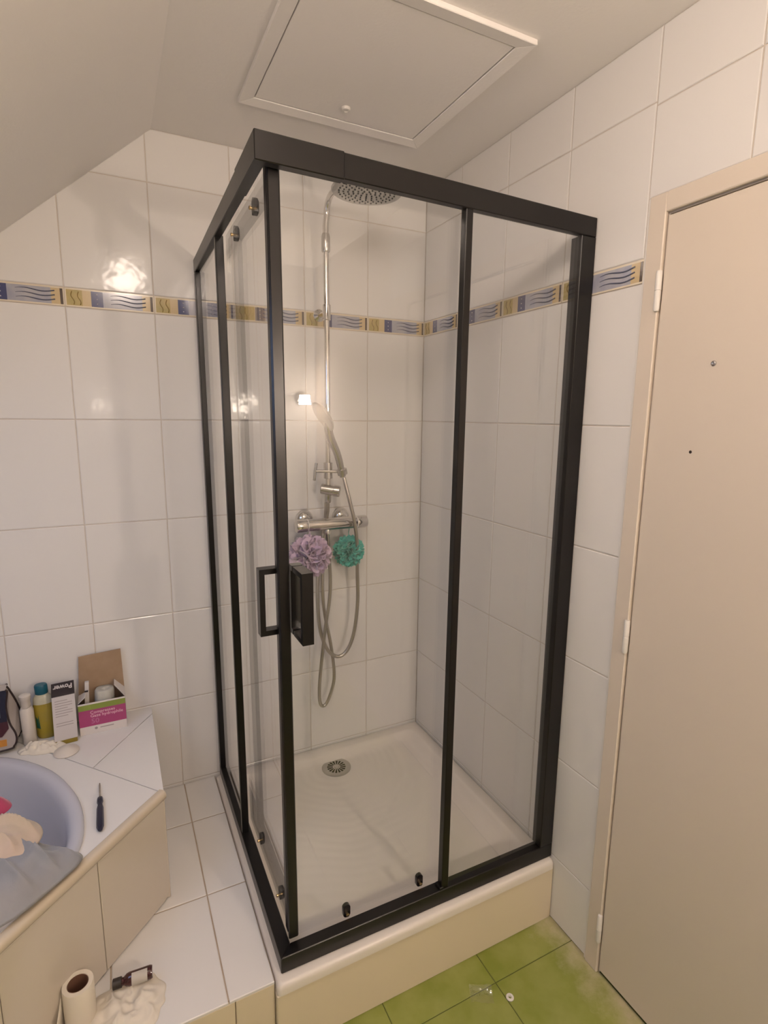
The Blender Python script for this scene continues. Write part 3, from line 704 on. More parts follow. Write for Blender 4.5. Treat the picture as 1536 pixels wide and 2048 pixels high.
def surround_piece(planes, name='surround_tile', m=None, th=0.008, z=BT, inset=0.012):
    bm = bmesh.new(); n = len(ringI)
    vi = [bm.verts.new((*(BC + (p - BC) * 0.985), z)) for p in ringI]; vo = [bm.verts.new((*p, z)) for p in ringO]
    for i in range(n):
        j = (i + 1) % n; bm.faces.new((vi[i], vo[i], vo[j], vi[j]))
    for (a, b, keep) in planes:               # keep the side the point 'keep' lies on
        a = Vector(a); b = Vector(b); e = b - a; nn = Vector((-e.y, e.x)).normalized()
        if nn.dot(Vector(keep) - a) < 0: nn = -nn
        bmesh.ops.bisect_plane(bm, geom=bm.verts[:] + bm.edges[:] + bm.faces[:], plane_co=(*(a + nn * 0.0014), z), plane_no=(nn.x, nn.y, 0), clear_inner=True)
    bmesh.ops.recalc_face_normals(bm, faces=bm.faces)
    for f in bm.faces:
        if f.normal.z < 0: f.normal_flip()
    r = bmesh.ops.extrude_face_region(bm, geom=bm.faces[:])
    for g_ in r['geom']:
        if isinstance(g_, bmesh.types.BMVert): pass
    new = [g_ for g_ in r['geom'] if isinstance(g_, bmesh.types.BMVert)]
    for v in bm.verts:
        if v not in new: v.co.z -= th
    bmesh.ops.recalc_face_normals(bm, faces=bm.faces)
    return from_bm(name, bm, m or M['tile'], surround)
P1, P2 = (-1.1020, -0.052), (-1.2825, -0.302); Q1, Q2 = (-1.3095, -0.268), (-1.1135, -0.494)
edgeA, edgeB = outer[1] + Vector((S2, -S2)) * -0.014, outer[2] + Vector((S2, -S2)) * -0.014
inn = (-1.25, -0.4)
surround_piece([(Q1, Q2, (-1.1, 0)), (P1, P2, (-1.1, -0.4))])
surround_piece([(Q1, Q2, (-1.1, 0)), (P1, P2, (-1.3, 0)), ((-1.62, -2), (-1.62, 1), (-1.2, 0))])
surround_piece([(Q1, Q2, (-1.3, -0.6)), (edgeA, edgeB, inn), ((-1.62, -2), (-1.62, 1), (-1.2, 0))])
surround_piece([((-1.62, -2), (-1.62, 1), (-2, 0)), (edgeA, edgeB, inn)])
# bedding slab under the tiles, apron core
bm = bmesh.new(); n = len(ringI)
vi = [bm.verts.new((*(BC + (p - BC) * 0.99), BT - 0.0035)) for p in ringI]; vo = [bm.verts.new((*p, BT - 0.0035)) for p in [BC + (q - BC) * 0.985 for q in ringO]]
vb = [bm.verts.new((v.co.x, v.co.y, STZ + .001)) for v in vo]
for i in range(n):
    j = (i + 1) % n; bm.faces.new((vi[i], vo[i], vo[j], vi[j])); bm.faces.new((vo[i], vb[i], vb[j], vo[j]))
bmesh.ops.recalc_face_normals(bm, faces=bm.faces)
from_bm('bedding', bm, M['step_grout'], surround)
# rounded beige edge along the diagonal and down to the wall
M['bullnose'] = mat('beige_edge_profile', (0.60, 0.52, 0.41), 0.25)
e0 = outer[1] + Vector((-S2, -S2)) * 0.004; e1 = outer[2]
off = Vector((S2, -S2))
def edge_bar(name, a, b, nrm, m):
    prof = [(-0.014, 0.001), (-0.004, 0.0025), (0.003, 0.001), (0.0075, -0.004), (0.009, -0.011), (0.0075, -0.019), (0.003, -0.025), (-0.014, -0.026)]
    V = []; n = len(prof)
    for p in (a, b):
        for (d, z) in prof: V.append((p.x + nrm.x * d, p.y + nrm.y * d, BT + z))
    F = [(i, (i + 1) % n, (i + 1) % n + n, i + n) for i in range(n)] + [tuple(reversed(range(n))), tuple(range(n, 2 * n))]
    return smooth_by_angle(build(name, V, F, m, surround), 60)
edge_bar('rounded_edge', outer[1], outer[2], off, M['bullnose'])
# apron tiles on the diagonal front
dirv = Vector((-S2, -S2))
def place_apron(u, v, w): p = outer[1] + dirv * u + off * (w + 0.002); return (p.x, p.y, v)
def apron_poly(u0, u1, z0, z1, rounded):
    if not rounded: return rect(u0, z0, u1, z1)
    r = 0.03; P = [(u0 + r - r * math.cos(a), z0 + r - r * math.sin(a)) for a in [math.radians(d) for d in range(0, 91, 18)]]
    return P + [(u1, z0), (u1, z1), (u0, z1)]
M['apron'] = mat('beige_glazed_apron_tile', (0.60, 0.54, 0.46), 0.16, worldco=True, bump=(0.2, 6, 0.004))
ua = 0.0
for k, u1 in enumerate((0.232, 0.482, 0.732, 0.982, 1.232)):
    tile_poly('apron_tile', apron_poly(ua + .001, u1 - .001, STZ + .004, BT - .027, k == 0), place_apron, M['apron'], surround, th=0.010)
    ua = u1
tile_poly('side_tile', rect(0.001, STZ + .002, -XR - 0.6, BT - .010), lambda u, v, w: (XR + w + .001, -u, v), M['apron'], surround, th=0.01)
ua = 0.53
for u1 in (0.732, 0.982, 1.232):                     # the part of the apron that reaches the floor in front of the step
    tile_poly('riser_tile', rect(ua + .001, 0.002, u1 - .001, STZ - .001), place_apron, M['apron'], step, th=0.010)
    ua = u1
tile_poly('riser_tile', rect(XW + .002, 0.002, outer[2].x - .002, STZ - .001), lambda u, v, w: (u, outer[2].y - w - .001, v), M['apron'], step, th=0.010)
tile_poly('apron_tile', rect(XW + .002, STZ + .004, outer[2].x - .002, BT - .012), lambda u, v, w: (u, outer[2].y - w - .001, v), M['apron'], surround, th=0.010)
# bath tub
bath = thing('corner_bath', (BC.x, BC.y, STZ), 'pale lavender corner bath with a rounded rim at the left edge', 'bathtub')
secs = [(1.000, -0.002), (1.002, 0.006), (0.998, 0.011), (0.988, 0.014), (0.972, 0.014), (0.955, 0.011), (0.942, 0.002), (0.932, -0.015), (0.915, -0.07), (0.885, -0.17), (0.84, -0.26), (0.77, -0.315), (0.62, -0.332), (0.40, -0.335), (0.2, -0.336)]
V = []; F = []; n = len(rim)
for (s, dz) in secs:
    for p in rim:
        q = BC + (p - BC) * s; V.append((q.x, q.y, BT + dz))
for k in range(len(secs) - 1):
    for i in range(n):
        j = (i + 1) % n; F.append((k * n + i, k * n + j, (k + 1) * n + j, (k + 1) * n + i))
F.append(tuple(range((len(secs) - 1) * n, len(secs) * n)))
build('tub', V, F, M['bath'], bath, smooth=True)

# ================================================================== THINGS ON THE BATH SURROUND
TZ = BT + 0.0003
M['kraft'] = mat('kraft_cardboard', (0.36, 0.25, 0.16), 0.85, var=(0.6, 30, (0.30, 0.20, 0.12)))
M['white_card'] = mat('white_card', (0.66, 0.62, 0.60), 0.6)
M['box_green'] = mat('box_green_band', (0.22, 0.28, 0.05), 0.4)
M['box_pink'] = mat('box_magenta_band', (0.36, 0.055, 0.17), 0.4)
M['box_purple'] = mat('box_purple_side', (0.13, 0.06, 0.20), 0.4)
M['print_pink'] = mat('pale_pink_print', (0.72, 0.45, 0.55), 0.5)
M['print_mauve'] = mat('mauve_print', (0.45, 0.16, 0.30), 0.5)
M['print_grey'] = mat('grey_print', (0.30, 0.27, 0.27), 0.5)
M['box_black'] = mat('box_black_top', (0.018, 0.010, 0.014), 0.35)
M['box_white'] = mat('box_white_side', (0.56, 0.53, 0.53), 0.5)
M['olive_liquid'] = mat('olive_plastic', (0.24, 0.18, 0.03), 0.25)
M['gauze'] = mat('gauze', (0.52, 0.51, 0.46), 0.95, bump=(0.6, 90, 0.004))
M['teal_cap'] = mat('teal_plastic', (0.01, 0.10, 0.15), 0.35)
M['gel'] = mat('yellow_gel', (0.34, 0.26, 0.035), 0.15, coat=0.3)
M['clear_pl'] = mat('cloudy_plastic', (0.52, 0.50, 0.38), 0.25)
M['leaf_print'] = mat('dark_green_print', (0.01, 0.08, 0.05), 0.4)
M['white_pl'] = mat('white_plastic', (0.64, 0.59, 0.53), 0.35)
M['paper'] = mat('tissue_paper', (0.74, 0.68, 0.58), 0.95)
# ---- open pack of compresses
bx0, bx1, by0, by1, bz1 = -1.3210, -1.1830, -0.102, -0.022, 0.6615
pk = thing('compress_box', ((bx0 + bx1) / 2, (by0 + by1) / 2, TZ), 'open magenta and green box of compresses with brown lid standing up', 'box')
t_ = 0.0012
zg = [TZ, TZ + 0.028, 0.6370, 0.6560, bz1]
box('front_panel', (bx0, by0, zg[0]), (bx1, by0 + t_, zg[1]), M['white_card'], pk)
box('front_band', (bx0, by0, zg[1]), (bx1, by0 + t_, zg[2]), M['box_pink'], pk)
box('green_band', (bx0, by0, zg[2]), (bx1, by0 + t_, zg[3]), M['box_green'], pk)
box('front_lip', (bx0, by0, zg[3]), (bx1, by0 + t_, bz1), M['white_card'], pk)
box('side_panel', (bx0, by0 + t_, TZ), (bx0 + t_, by1, bz1), M['box_purple'], pk)
box('side_panel', (bx1 - t_, by0 + t_, TZ), (bx1, by1, bz1), M['box_purple'], pk)
box('back_panel', (bx0 + t_, by1 - t_, TZ), (bx1 - t_, by1, bz1), M['kraft'], pk)
box('bottom_panel', (bx0 + t_, by0 + t_, TZ), (bx1 - t_, by1 - t_, TZ + t_), M['kraft'], pk)
hexa('lid', [(bx0, by1 - t_, bz1), (bx1, by1 - t_, bz1), (bx1, by1, bz1), (bx0, by1, bz1), (bx0 + .008, by1 + 0.006, 0.790), (bx1 - .003, by1 + 0.006, 0.796), (bx1 - .003, by1 + 0.0075, 0.796), (bx0 + .008, by1 + 0.0075, 0.790)], M['kraft'], pk)
hexa('side_flap', [(bx1 - t_, by1 - .006, bz1), (bx1, by1 - .006, bz1), (bx1, by0 + .004, bz1), (bx1 - t_, by0 + .004, bz1), (bx1 - .030, by1 - .008, bz1 + .034), (bx1 - .029, by1 - .008, bz1 + .035), (bx1 - .029, by0 + .028, bz1 + .035), (bx1 - .030, by0 + .028, bz1 + .034)], M['white_card'], pk)
hexa('side_flap', [(bx0, by0 + .006, bz1), (bx0 + t_, by0 + .006, bz1), (bx0 + t_, by1 - .012, bz1), (bx0, by1 - .012, bz1), (bx0 + .022, by0 + .010, bz1 + .018), (bx0 + .023, by0 + .010, bz1 + .017), (bx0 + .023, by1 - .030, bz1 + .017), (bx0 + .022, by1 - .030, bz1 + .018)], M['white_card'], pk)
ftw = lambda ox, oz, sx=1.0: (lambda u, v: (ox + u * sx, by0 - 0.0004, oz + v))
text_mesh('lettering', 'Compresses', 0.0145, ftw(-1.2880, 0.6270), M['print_pink'], pk, 'LEFT', 0.0002)
text_mesh('lettering', 'Gaze hydrophile', 0.0145, ftw(-1.2880, 0.6150), M['print_pink'], pk, 'LEFT', 0.0002)
text_mesh('lettering', '50', 0.024, ftw(-1.2870, 0.5960), M['print_mauve'], pk, 'LEFT', 0.0003)
lathe('printed_dot', [(0.0045, 0), (0.0045, 0.0003)], (-1.2740, by0, TZ + .018), (0, -1, 0), M['print_grey'], pk, 14)
box('printed_line', (-1.262, by0 - .0003, TZ + .0165), (-1.222, by0, TZ + .0195), M['print_grey'], pk)
gz = thing('gauze_roll', (-1.2480, -0.062, TZ + t_), 'pale gauze roll sticking out of the open compress box', 'gauze roll')
V, F = lathe_geo([(0.0001, 0), (0.028, 0), (0.029, 0.004), (0.029, 0.122), (0.026, 0.130), (0.012, 0.128), (0.0001, 0.122)], (-1.2480, -0.062, TZ + t_), (0.04, 0.05, 1), 28, False)
V = [Vector(v) + Vector((noise.noise(Vector(v) * 60), noise.noise(Vector(v) * 60 + Vector((9, 0, 0))), noise.noise(Vector(v) * 45))) * 0.0028 for v in V]
build('roll', V, F, M['gauze'], gz, smooth=True)
sc_ = thing('small_carton', (-1.3020, -0.060, TZ + t_), 'slim white carton upright inside the open compress box', 'carton')
hexa('carton_body', [(-1.309, -.066, TZ + .002), (-1.295, -.066, TZ + .002), (-1.295, -.052, TZ + .002), (-1.309, -.052, TZ + .002), (-1.2985, -.060, .7150), (-1.2865, -.060, .7150), (-1.2865, -.047, .7150), (-1.2985, -.047, .7150)], M['white_card'], sc_, 0.0008)
hexa('carton_band', [(-1.3010, -.0660, .6840), (-1.2905, -.0660, .6840), (-1.2900, -.0590, .6840), (-1.3010, -.0590, .6840), (-1.3005, -.0655, .6880), (-1.2900, -.0655, .6880), (-1.2895, -.0590, .6880), (-1.3005, -.0590, .6880)], M['box_black'], sc_)
# ---- white box with black top
pw = thing('white_carton', (-1.3550, -0.105, TZ), 'white box with black lettered top left of the compress box', 'box')
def pwp(u, v, w):   # slightly turned and leaning box: u across, v depth, w height
    return Vector((-1.3900 + 0.0640 * u - 0.004 * v + 0.000 * w, -0.1330 + 0.005 * u + 0.052 * v + 0.030 * w, TZ + 0.0005 + 0.158 * w - 0.010 * v * w))
def pwbox(name, u0, u1, v0, v1, w0, w1, m, b=0.0008): return hexa(name, [pwp(*p) for p in ((u0, v0, w0), (u1, v0, w0), (u1, v1, w0), (u0, v1, w0), (u0, v0, w1), (u1, v0, w1), (u1, v1, w1), (u0, v1, w1))], m, pw, b)
pwbox('carton_body', 0, 1, 0, 1, 0.085, 0.955, M['box_white']); pwbox('olive_base', 0.02, 0.98, 0.02, 0.98, 0, 0.085, M['olive_liquid']); hexa('black_top', [pwp(*p) for p in ((0, 0, .957), (1, 0, .957), (1, 1, .957), (0, 1, .957), (0, 0.0, 0.975), (1, 0.0, 0.975), (1, 1, 1.16), (0, 1, 1.16))], M['box_black'], pw, 0.0005)
text_mesh('lettering', 'Power', 0.40, lambda u, v: pwp(0.5 - u * 0.78, 0.60 - v * 1.3, 0.975 + 0.185 * (0.60 - v * 1.3)) + Vector((0, -.0004, .0012)), M['white_card'], pw, 'CENTER', 0.012)
for k in range(9):
    w = 0.86 - 0.05 * k - (0.09 if k > 6 else 0); e = 0.86 if k % 3 else 0.66
    pwbox('printed_line', 0.12, e, -0.004, 0.0, w, w + 0.012, M['print_grey'], 0)
# ---- shower gel bottle
gb = thing('gel_bottle', (-1.4170, -0.052, TZ), 'yellow shower gel bottle with teal cap beside the white box', 'bottle')
def oval(name, prof, c, ax, m, parent, sx=1.0, sy=0.6, n=28):
    V, F = lathe_geo(prof, (0, 0, 0), (0, 0, 1), n); ax = Vector(ax)
    V = [Vector((v.x * sy if False else v.x * sy, v.y * sx, 0)) for v in V] if False else V
    W = []
    for v in V: W.append(Vector(c) + Vector((v.y * sx, v.x * sy, v.z)) + Vector((ax.x * v.z, ax.y * v.z, 0)))
    return smooth_by_angle(build(name, W, F, m, parent), 50)
lean = (-0.04, 0.02, 0)
oval('gel_fill', [(0.024, 0), (0.028, 0.004), (0.030, 0.012), (0.030, 0.105), (0.0285, 0.118)], (-1.4150, -0.052, TZ), lean, M['gel'], gb)
oval('clear_shoulder', [(0.0286, 0.118), (0.026, 0.136), (0.019, 0.146), (0.017, 0.149)], (-1.4150, -0.052, TZ), lean, M['clear_pl'], gb)
oval('cap', [(0.0165, 0.149), (0.0185, 0.151), (0.0185, 0.176), (0.0165, 0.180)], (-1.4150, -0.052, TZ), lean, M['teal_cap'], gb, 1, 0.8)
hexa('label_print', [(-1.4415, -.0625, TZ + .040), (-1.4310, -.0672, TZ + .036), (-1.4310, -.064, TZ + .036), (-1.4415, -.060, TZ + .040), (-1.4425, -.0610, TZ + .085), (-1.4345, -.0655, TZ + .082), (-1.4345, -.062, TZ + .082), (-1.4425, -.058, TZ + .085)], M['leaf_print'], gb)
# ---- slim white bottle
wbt = thing('white_bottle', (-1.4620, -0.075, TZ), 'slim white pump bottle between toiletry bag and gel bottle', 'bottle')
oval('bottle_body', [(0.017, 0), (0.019, 0.004), (0.019, 0.115), (0.015, 0.125)], (-1.4600, -0.078, TZ), (-.02, .02, 0), M['white_pl'], wbt, 1, 1)
oval('pump_cap', [(0.010, 0.125), (0.013, 0.130), (0.013, 0.150), (0.016, 0.153), (0.016, 0.164), (0.012, 0.167)], (-1.4600, -0.078, TZ), (-.02, .02, 0), M['white_pl'], wbt, 1, 1)
# ---- clear toiletry bag with dark piping, at the left edge
M['bag_film'] = mat('smoky_bag_film', (0.40, 0.36, 0.34), 0.2, coat=0.4)
M['piping'] = mat('dark_brown_piping', (0.022, 0.010, 0.010), 0.45)
M['bag_navy'] = mat('navy_fabric', (0.008, 0.010, 0.030), 0.5)
M['bag_wine'] = mat('wine_red_fabric', (0.055, 0.012, 0.022), 0.5)
M['orange'] = mat('orange_plastic', (0.50, 0.22, 0.04), 0.4)
M['denim'] = mat('blue_grey_panel', (0.10, 0.12, 0.17), 0.5)
bag = thing('toiletry_bag', (-1.5500, -0.095, TZ + .012), 'dark navy and clear toiletry bag with brown piping at the left edge', 'bag')
fr_ = [(-1.6300, .566), (-1.5150, .567), (-1.4980, .575), (-1.4905, .592), (-1.4925, .615), (-1.5050, .650), (-1.5100, .700), (-1.5040, .7450), (-1.5090, .7520), (-1.6300, .752)]
bk_ = [(-1.6300, .566), (-1.5100, .567), (-1.4920, .578), (-1.4780, .605), (-1.4800, .640), (-1.4910, .690), (-1.5080, .7380), (-1.5150, .7480), (-1.5090, .7520), (-1.6300, .752)]
yb, yf = -0.045, -0.112
n = len(fr_); V = [(x, yf + (z - .56) * .12, z) for x, z in fr_] + [(x, yb, z) for x, z in bk_]
F = [tuple(range(n))] + [tuple(reversed(range(n, 2 * n)))] + [(i, i + n, (i + 1) % n + n, (i + 1) % n) for i in range(n)]
build('clear_body', V, F, M['bag_film'], bag)
fpt = lambda x, z, d=0.0: Vector((x, yf + (z - .56) * .12 - d, z))
tube('piping', spline([fpt(x, z, .001) for x, z in fr_[:-1]], 5), 0.0028, M['piping'], bag, 8)
tube('piping', spline([Vector((x, yb - .002, z)) for x, z in bk_[:-1]], 5), 0.0030, M['piping'], bag, 8)
def bag_panel(name, P, m, d): 
    k = len(P); V = [fpt(x, z, d) for x, z in P] + [fpt(x, z, d - .0015) for x, z in P]
    build(name, V, [tuple(range(k)), tuple(reversed(range(k, 2 * k)))] + [(i, i + k, (i + 1) % k + k, (i + 1) % k) for i in range(k)], m, bag)
bag_panel('navy_panel', [(-1.6300, .655), (-1.5100, .655), (-1.5115, .700), (-1.5060, .7450), (-1.5100, .7510), (-1.6300, .7510)], M['bag_navy'], .003)
bag_panel('wine_panel', [(-1.6300, .605), (-1.5260, .610), (-1.5080, .632), (-1.5095, .655), (-1.6300, .655)], M['bag_wine'], .003)
bag_panel('blue_panel', [(-1.6300, .670), (-1.5260, .670), (-1.5260, .735), (-1.6300, .735)], M['denim'], .0045)
bag_panel('orange_panel', [(-1.6300, .580), (-1.5160, .580), (-1.5160, .600), (-1.6300, .602)], M['orange'], .003)

# ---- crumpled tissue helper
def crumple(name, cx, cy, z, sx, sy, h, seed, m, label, cat, rot=0.0, res=40, freq=14, parent=None, group=None, edge=0.75):
    """heaped crumpled sheet, closed underneath"""
    V = []; F = []; R = Matrix.Rotation(rot, 2)
    for i in range(res + 1):
        for j in range(res + 1):
            u = i / res * 2 - 1; v = j / res * 2 - 1
            k = max(abs(u), abs(v)); rr = math.hypot(u, v) or 1
            sc = (k / rr) ** edge
            wob = 1 + 0.16 * noise.noise(Vector((u * 2.2 + seed, v * 2.2, 1.3)))
            p = R @ Vector((u * sx * sc * wob, v * sy * sc * wob))
            fall = max(0.0, 1 - k ** 2.4)
            f1 = 1 - abs(noise.noise(Vector((u * freq * sx * 4 + seed * 3, v * freq * sy * 4, seed))))
            f2 = noise.noise(Vector((u * 2.6 + seed, v * 2.6, 4.0)))
            zz = h * fall * (0.45 + 0.50 * (f1 - 0.6) + 0.35 * f2) + 0.0012
            V.append((cx + p.x, cy + p.y, z + max(0.0008, zz)))
    w = res + 1
    for i in range(res):
        for j in range(res): F.append((i * w + j, (i + 1) * w + j, (i + 1) * w + j + 1, i * w + j + 1))
    b = len(V); bd = [i * w for i in range(w)] + [res * w + j for j in range(1, w)] + [i * w + res for i in range(res - 1, -1, -1)] + [j for j in range(res - 1, 0, -1)]
    for i in bd: V.append((V[i][0], V[i][1], z))
    for k in range(len(bd)):
        k2 = (k + 1) % len(bd); F.append((bd[k], b + k, b + k2, bd[k2]))
    F.append(tuple(reversed([b + k for k in range(len(bd))])))
    o = build(name, V, F, m, parent, origin=(cx, cy, z), smooth=True)
    if parent is None: tag(o, label, cat, group)
    return o
crumple('tissue', -1.4240, -0.128, TZ, 0.068, 0.030, 0.040, 2.1, M['paper'], 'crumpled tissue in front of the gel bottle on the bath surround', 'tissue', rot=-0.3, group='crumpled tissues')
ld = thing('cotton_pad', (-1.3560, -0.178, TZ), 'flat round cream pad on the bath surround in front of the white box', 'cotton pad')
lathe('pad_body', [(0.034, 0.0), (0.036, 0.003), (0.034, 0.006), (0.018, 0.016), (0.004, 0.020), (0.0001, 0.020)], (-1.3560, -0.178, TZ), (0, 0, 1), M['white_pl'], ld, 32)
# ---- screwdriver
sd = thing('screwdriver', (-1.2600, -0.50, TZ), 'small screwdriver with dark blue handle lying beside the bath rim', 'screwdriver')
M['sd_blue'] = mat('dark_blue_plastic', (0.012, 0.012, 0.035), 0.35)
a0, a1 = Vector((-1.2615, -0.395, TZ + .0030)), Vector((-1.2595, -0.463, TZ + .0075))
a2 = Vector((-1.2575, -0.597, TZ + .0092)); ax_ = (a2 - a1)
lathe('handle', [(0.0045, 0), (0.0075, 0.004), (0.0078, 0.020), (0.0055, 0.030), (0.0085, 0.046), (0.0090, 0.100), (0.0085, 0.122), (0.0055, 0.132), (0.0001, 0.134)], a1, ax_, M['sd_blue'], sd, 8)
tube('shaft', [a0 + Vector((0, -.004, 0)), a1], 0.0026, M['chrome_dull'], sd, 10)
hexa('tip', [a0 + Vector(p) for p in ((-.0008, .006, -.0005), (.0008, .006, -.0005), (.002, -.005, -.0018), (-.002, -.005, -.0018), (-.0008, .006, .0005), (.0008, .006, .0005), (.002, -.005, .0018), (-.002, -.005, .0018))], M['chrome_dull'], sd)
# ---- cloths over the front of the bath
M['cloth_blue'] = mat('grey_blue_cloth', (0.25, 0.27, 0.30), 0.95, sheen=0.3, var=(0.8, 7, (0.31, 0.30, 0.31)), bump=(0.4, 70, 0.003))
M['cloth_beige'] = mat('beige_cloth', (0.50, 0.42, 0.31), 0.95, sheen=0.3, var=(0.8, 9, (0.58, 0.46, 0.38)), bump=(0.4, 70, 0.003))
M['cloth_pink'] = mat('raspberry_cloth', (0.42, 0.045, 0.11), 0.85, sheen=0.3)
def mound(name, outline, top, z0, h, m, label, cat, seed, fold=0.012, dirn=(0.7, 0.7), freq=26, drop=None, zprof=1.9):
    """soft folded heap of cloth over a plan outline"""
    N = len(outline); O_ = closed2(outline, 14); n = len(O_); V = []; F = []; rings = 26; c = Vector(top)
    for k in range(rings + 1):
        t = k / rings
        for p in O_:
            q = p + (c - p) * t
            hgt = h * (1 - (1 - t) ** zprof)
            s = q.x * dirn[0] + q.y * dirn[1]
            f = fold * (2.2 * (1 - abs(math.sin(s * freq * 3.1416 + 2.2 * noise.noise(Vector((q.x * 7, q.y * 7, seed)))))) ** 2 - 0.6) * min(1, 2.5 * t + 0.15) + 1.1 * fold * noise.noise(Vector((q.x * 16, q.y * 16, seed + 5))) + 0.6 * fold * noise.noise(Vector((q.x * 40, q.y * 40, seed + 2)))
            zz = z0 + max(0.002, hgt + f * min(1, 4 * t + 0.05))
            if drop: zz = drop(q, zz, t)
            V.append((q.x, q.y, zz))
    for k in range(rings):
        for i in range(n):
            j = (i + 1) % n; F.append((k * n + i, k * n + j, (k + 1) * n + j, (k + 1) * n + i))
    F.append(tuple(range(rings * n, (rings + 1) * n))); F.append(tuple(reversed(range(n))))
    o = build(name, V, F, m, None, origin=(c.x, c.y, z0), smooth=True)
    return tag(o, label, cat)
def closed2(ctrl, per):
    P = [Vector(c) for c in ctrl]; n = len(P); out = []
    for i in range(n):
        a, b, c, d = P[i - 1], P[i], P[(i + 1) % n], P[(i + 2) % n]
        for k in range(per):
            t = k / per
            out.append(0.5 * ((2 * b) + (c - a) * t + (2 * a - 5 * b + 4 * c - d) * t * t + (3 * b - a - 3 * c + d) * t ** 3))
    return out
mound('cleaning_cloth', [(-1.297, -0.668), (-1.298, -0.700), (-1.338, -0.742), (-1.395, -0.792), (-1.450, -0.818), (-1.560, -0.850), (-1.640, -0.760), (-1.600, -0.640), (-1.470, -0.560), (-1.395, -0.585), (-1.345, -0.628)], (-1.455, -0.690), BT + .014, 0.070, M['cloth_blue'], 'grey-blue cleaning cloth heaped over the front rim of the bath', 'cloth', 3.0, 0.011, (0.75, 0.75), 13, zprof=2.6)
mound('chamois_cloth', [(-1.372, -0.625), (-1.385, -0.672), (-1.425, -0.705), (-1.480, -0.715), (-1.560, -0.690), (-1.590, -0.620), (-1.540, -0.560), (-1.450, -0.545), (-1.395, -0.575)], (-1.470, -0.628), BT + .066, 0.046, M['cloth_beige'], 'beige chamois cloth lying on top of the grey-blue cloth', 'cloth', 8.0, 0.009, (0.35, 0.9), 16, zprof=3.0)
mound('pink_cloth', [(-1.440, -0.545), (-1.452, -0.575), (-1.490, -0.590), (-1.540, -0.565), (-1.530, -0.500), (-1.470, -0.505)], (-1.490, -0.540), BT + .106, 0.035, M['cloth_pink'], 'raspberry pink cloth at the left edge behind the chamois', 'cloth', 12.0, 0.005, (0.8, 0.3), 14)

# ================================================================== THINGS ON THE STEP
M['core_card'] = mat('brown_cardboard_core', (0.16, 0.075, 0.045), 0.9)
SZ = STZ + 0.0004
crumple('tissue', -1.2240, -0.775, SZ, 0.082, 0.076, 0.034, 5.3, M['paper'], 'crumpled white tissue on the step under the small brown bottle', 'tissue', rot=0.2, freq=12, group='crumpled tissues')
tr = thing('toilet_roll', (-1.3190, -0.7560, SZ), 'nearly used toilet roll standing on the step against the bath apron', 'toilet roll')
rc = (-1.3190, -0.7565, SZ)
lathe('paper_roll', [(0.0315, 0.0), (0.0325, 0.002), (0.0325, 0.098), (0.0315, 0.100), (0.0225, 0.100), (0.0215, 0.098), (0.0215, 0.002)], rc, (0, 0, 1), M['paper'], tr, 40, cap=False)
lathe('card_core', [(0.0214, 0.001), (0.0214, 0.099), (0.0204, 0.099), (0.0204, 0.003), (0.0001, 0.003)], rc, (0, 0, 1), M['core_card'], tr, 40, cap=False)
pth = []
for k in range(19):
    t = k / 18; pth.append(Vector((-1.3190 - 0.0335 * math.cos(-0.3) - 0.030 * t, -0.7565 + 0.01 - 0.115 * t + 0.008 * math.sin(t * 7), 0)))
V = []; F = []
for k, p in enumerate(pth):
    t = k / 18; zt_ = SZ + 0.097 * (1 - t) ** 1.3 + 0.004
    V += [(p.x, p.y, SZ + 0.0005), (p.x + 0.002, p.y, zt_), (p.x + .0008, p.y + .0006, SZ + 0.0005), (p.x + 0.0028, p.y + .0006, zt_)]
for k in range(18):
    b = 4 * k; F += [(b, b + 4, b + 5, b + 1), (b + 2, b + 3, b + 7, b + 6), (b + 1, b + 5, b + 7, b + 3), (b, b + 2, b + 6, b + 4)]
build('loose_sheet', V, F, M['paper'], tr, smooth=True)
# brown bottle lying on the tissue
M['amber'] = mat('dark_red_brown_glass', (0.045, 0.008, 0.010), 0.12, coat=0.5)
M['dark_cap'] = mat('dark_brown_cap', (0.030, 0.022, 0.018), 0.45)
M['label'] = mat('grey_white_label', (0.50, 0.47, 0.42), 0.6)
mb = thing('medicine_bottle', (-1.2200, -0.7310, SZ + .014), 'small dark red-brown medicine bottle lying on its side on crumpled tissue', 'bottle')
b0 = Vector((-1.2520, -0.7330, SZ + .032)); bd = Vector((0.080, -0.0075, 0.002)).normalized()
lathe('cap', [(0.0105, 0.0), (0.0115, 0.001), (0.0115, 0.019), (0.0105, 0.020)], b0, bd, M['dark_cap'], mb, 20)
lathe('bottle_body', [(0.0085, 0.020), (0.0085, 0.024), (0.0135, 0.031), (0.0148, 0.037), (0.0148, 0.083), (0.0130, 0.088), (0.0001, 0.088)], b0, bd, M['amber'], mb, 24)
x_, y_, d_ = frame_of(bd); V = []; F = []; nn = 12
for h in (0.042, 0.077):
    for k in range(nn + 1):
        a = math.radians(-150 + 125 * k / nn) ; V.append(b0 + bd * h + (Vector((bd.y, -bd.x, 0)).normalized() * math.cos(a + 2.0) + Vector((0, 0, 1)) * math.sin(a + 2.0)) * 0.0152)
for k in range(nn): F.append((k, k + 1, nn + 2 + k, nn + 1 + k))
build('paper_label', V, F, M['label'], mb, smooth=True)

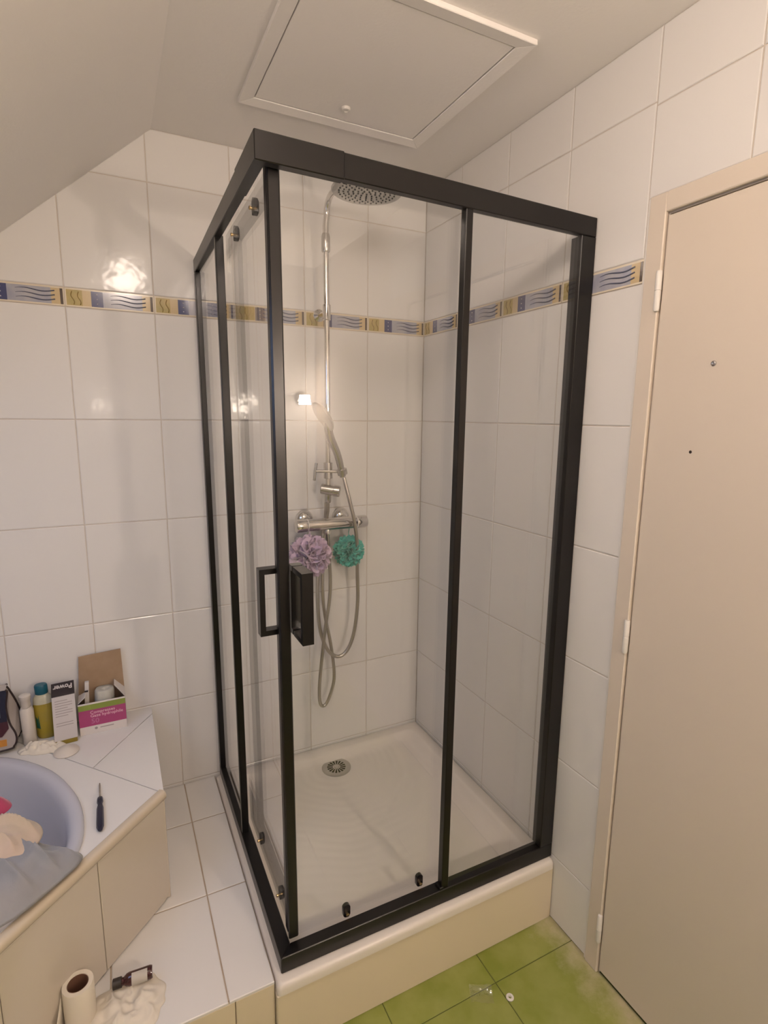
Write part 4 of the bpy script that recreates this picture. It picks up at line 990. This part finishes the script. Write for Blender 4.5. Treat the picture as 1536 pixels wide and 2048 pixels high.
# ================================================================== THINGS ON THE FLOOR
lathe_o = thing('plastic_washer', (-0.2810, -1.0270, 0.0), 'small round white plastic washer on the green floor', 'washer')
lathe('washer_ring', [(0.0042, 0.0), (0.0095, 0.0), (0.0108, 0.002), (0.0108, 0.0045), (0.0092, 0.0062), (0.0052, 0.0062), (0.0042, 0.0045), (0.0042, 0.0)], (-0.2810, -1.0270, 0.0), (0, 0, 1), M['pvc'], lathe_o, 28, cap=False)
V = []; F = []; nx, ny = 14, 10
for i in range(nx + 1):
    for j in range(ny + 1):
        u = i / nx - .5; v = j / ny - .5
        p = Vector((-0.3500, -0.9890)) + Vector((0.80, -0.42)) * (0.070 * u) + Vector((0.42, 0.80)) * (0.056 * v)
        V.append((p.x, p.y, 0.0015 + 0.010 * abs(noise.noise(Vector((u * 3, v * 9, 3)))) + 0.022 * abs(v) ** 1.5))
w = ny + 1
for i in range(nx):
    for j in range(ny): F.append((i * w + j, (i + 1) * w + j, (i + 1) * w + j + 1, i * w + j + 1))
o = build('plastic_film', V, F, M['plastic_film'], None, origin=(-0.35, -0.989, 0), smooth=True); tag(o, 'scrap of clear plastic film lying on the green floor tiles', 'plastic film')

# ================================================================== WALL LAMPS BEHIND THE PHOTOGRAPHER (seen as reflections)
for (x, z, pw_, lab) in ((-1.22, 1.66, 60, 'left of two lit wall lamps behind the photographer, reflected in the back wall tiles'), (-0.10, 1.665, 600, 'right of two lit wall lamps behind the photographer, reflected in the shower glass')):
    t = thing('wall_lamp', (x, YF, z), lab, 'lamp', 'wall lamps behind the photographer')
    lathe('backplate', [(0.0001, 0), (0.04, 0), (0.04, 0.012), (0.012, 0.02), (0.008, 0.08)], (x, YF, z + .01), (0, 1, 0), M['chrome'], t, 20)
    lathe('lamp_shade', [(0.036, 0.0), (0.029, 0.056)], (x, YF + .085, z - .03), (0, 0, 1), mat('lit_lamp_shade', (0.9, 0.8, 0.7), 0.5, emit=(1.0, 0.825, 0.68), power=pw_), t, 28)
print('objects', len(D.objects))
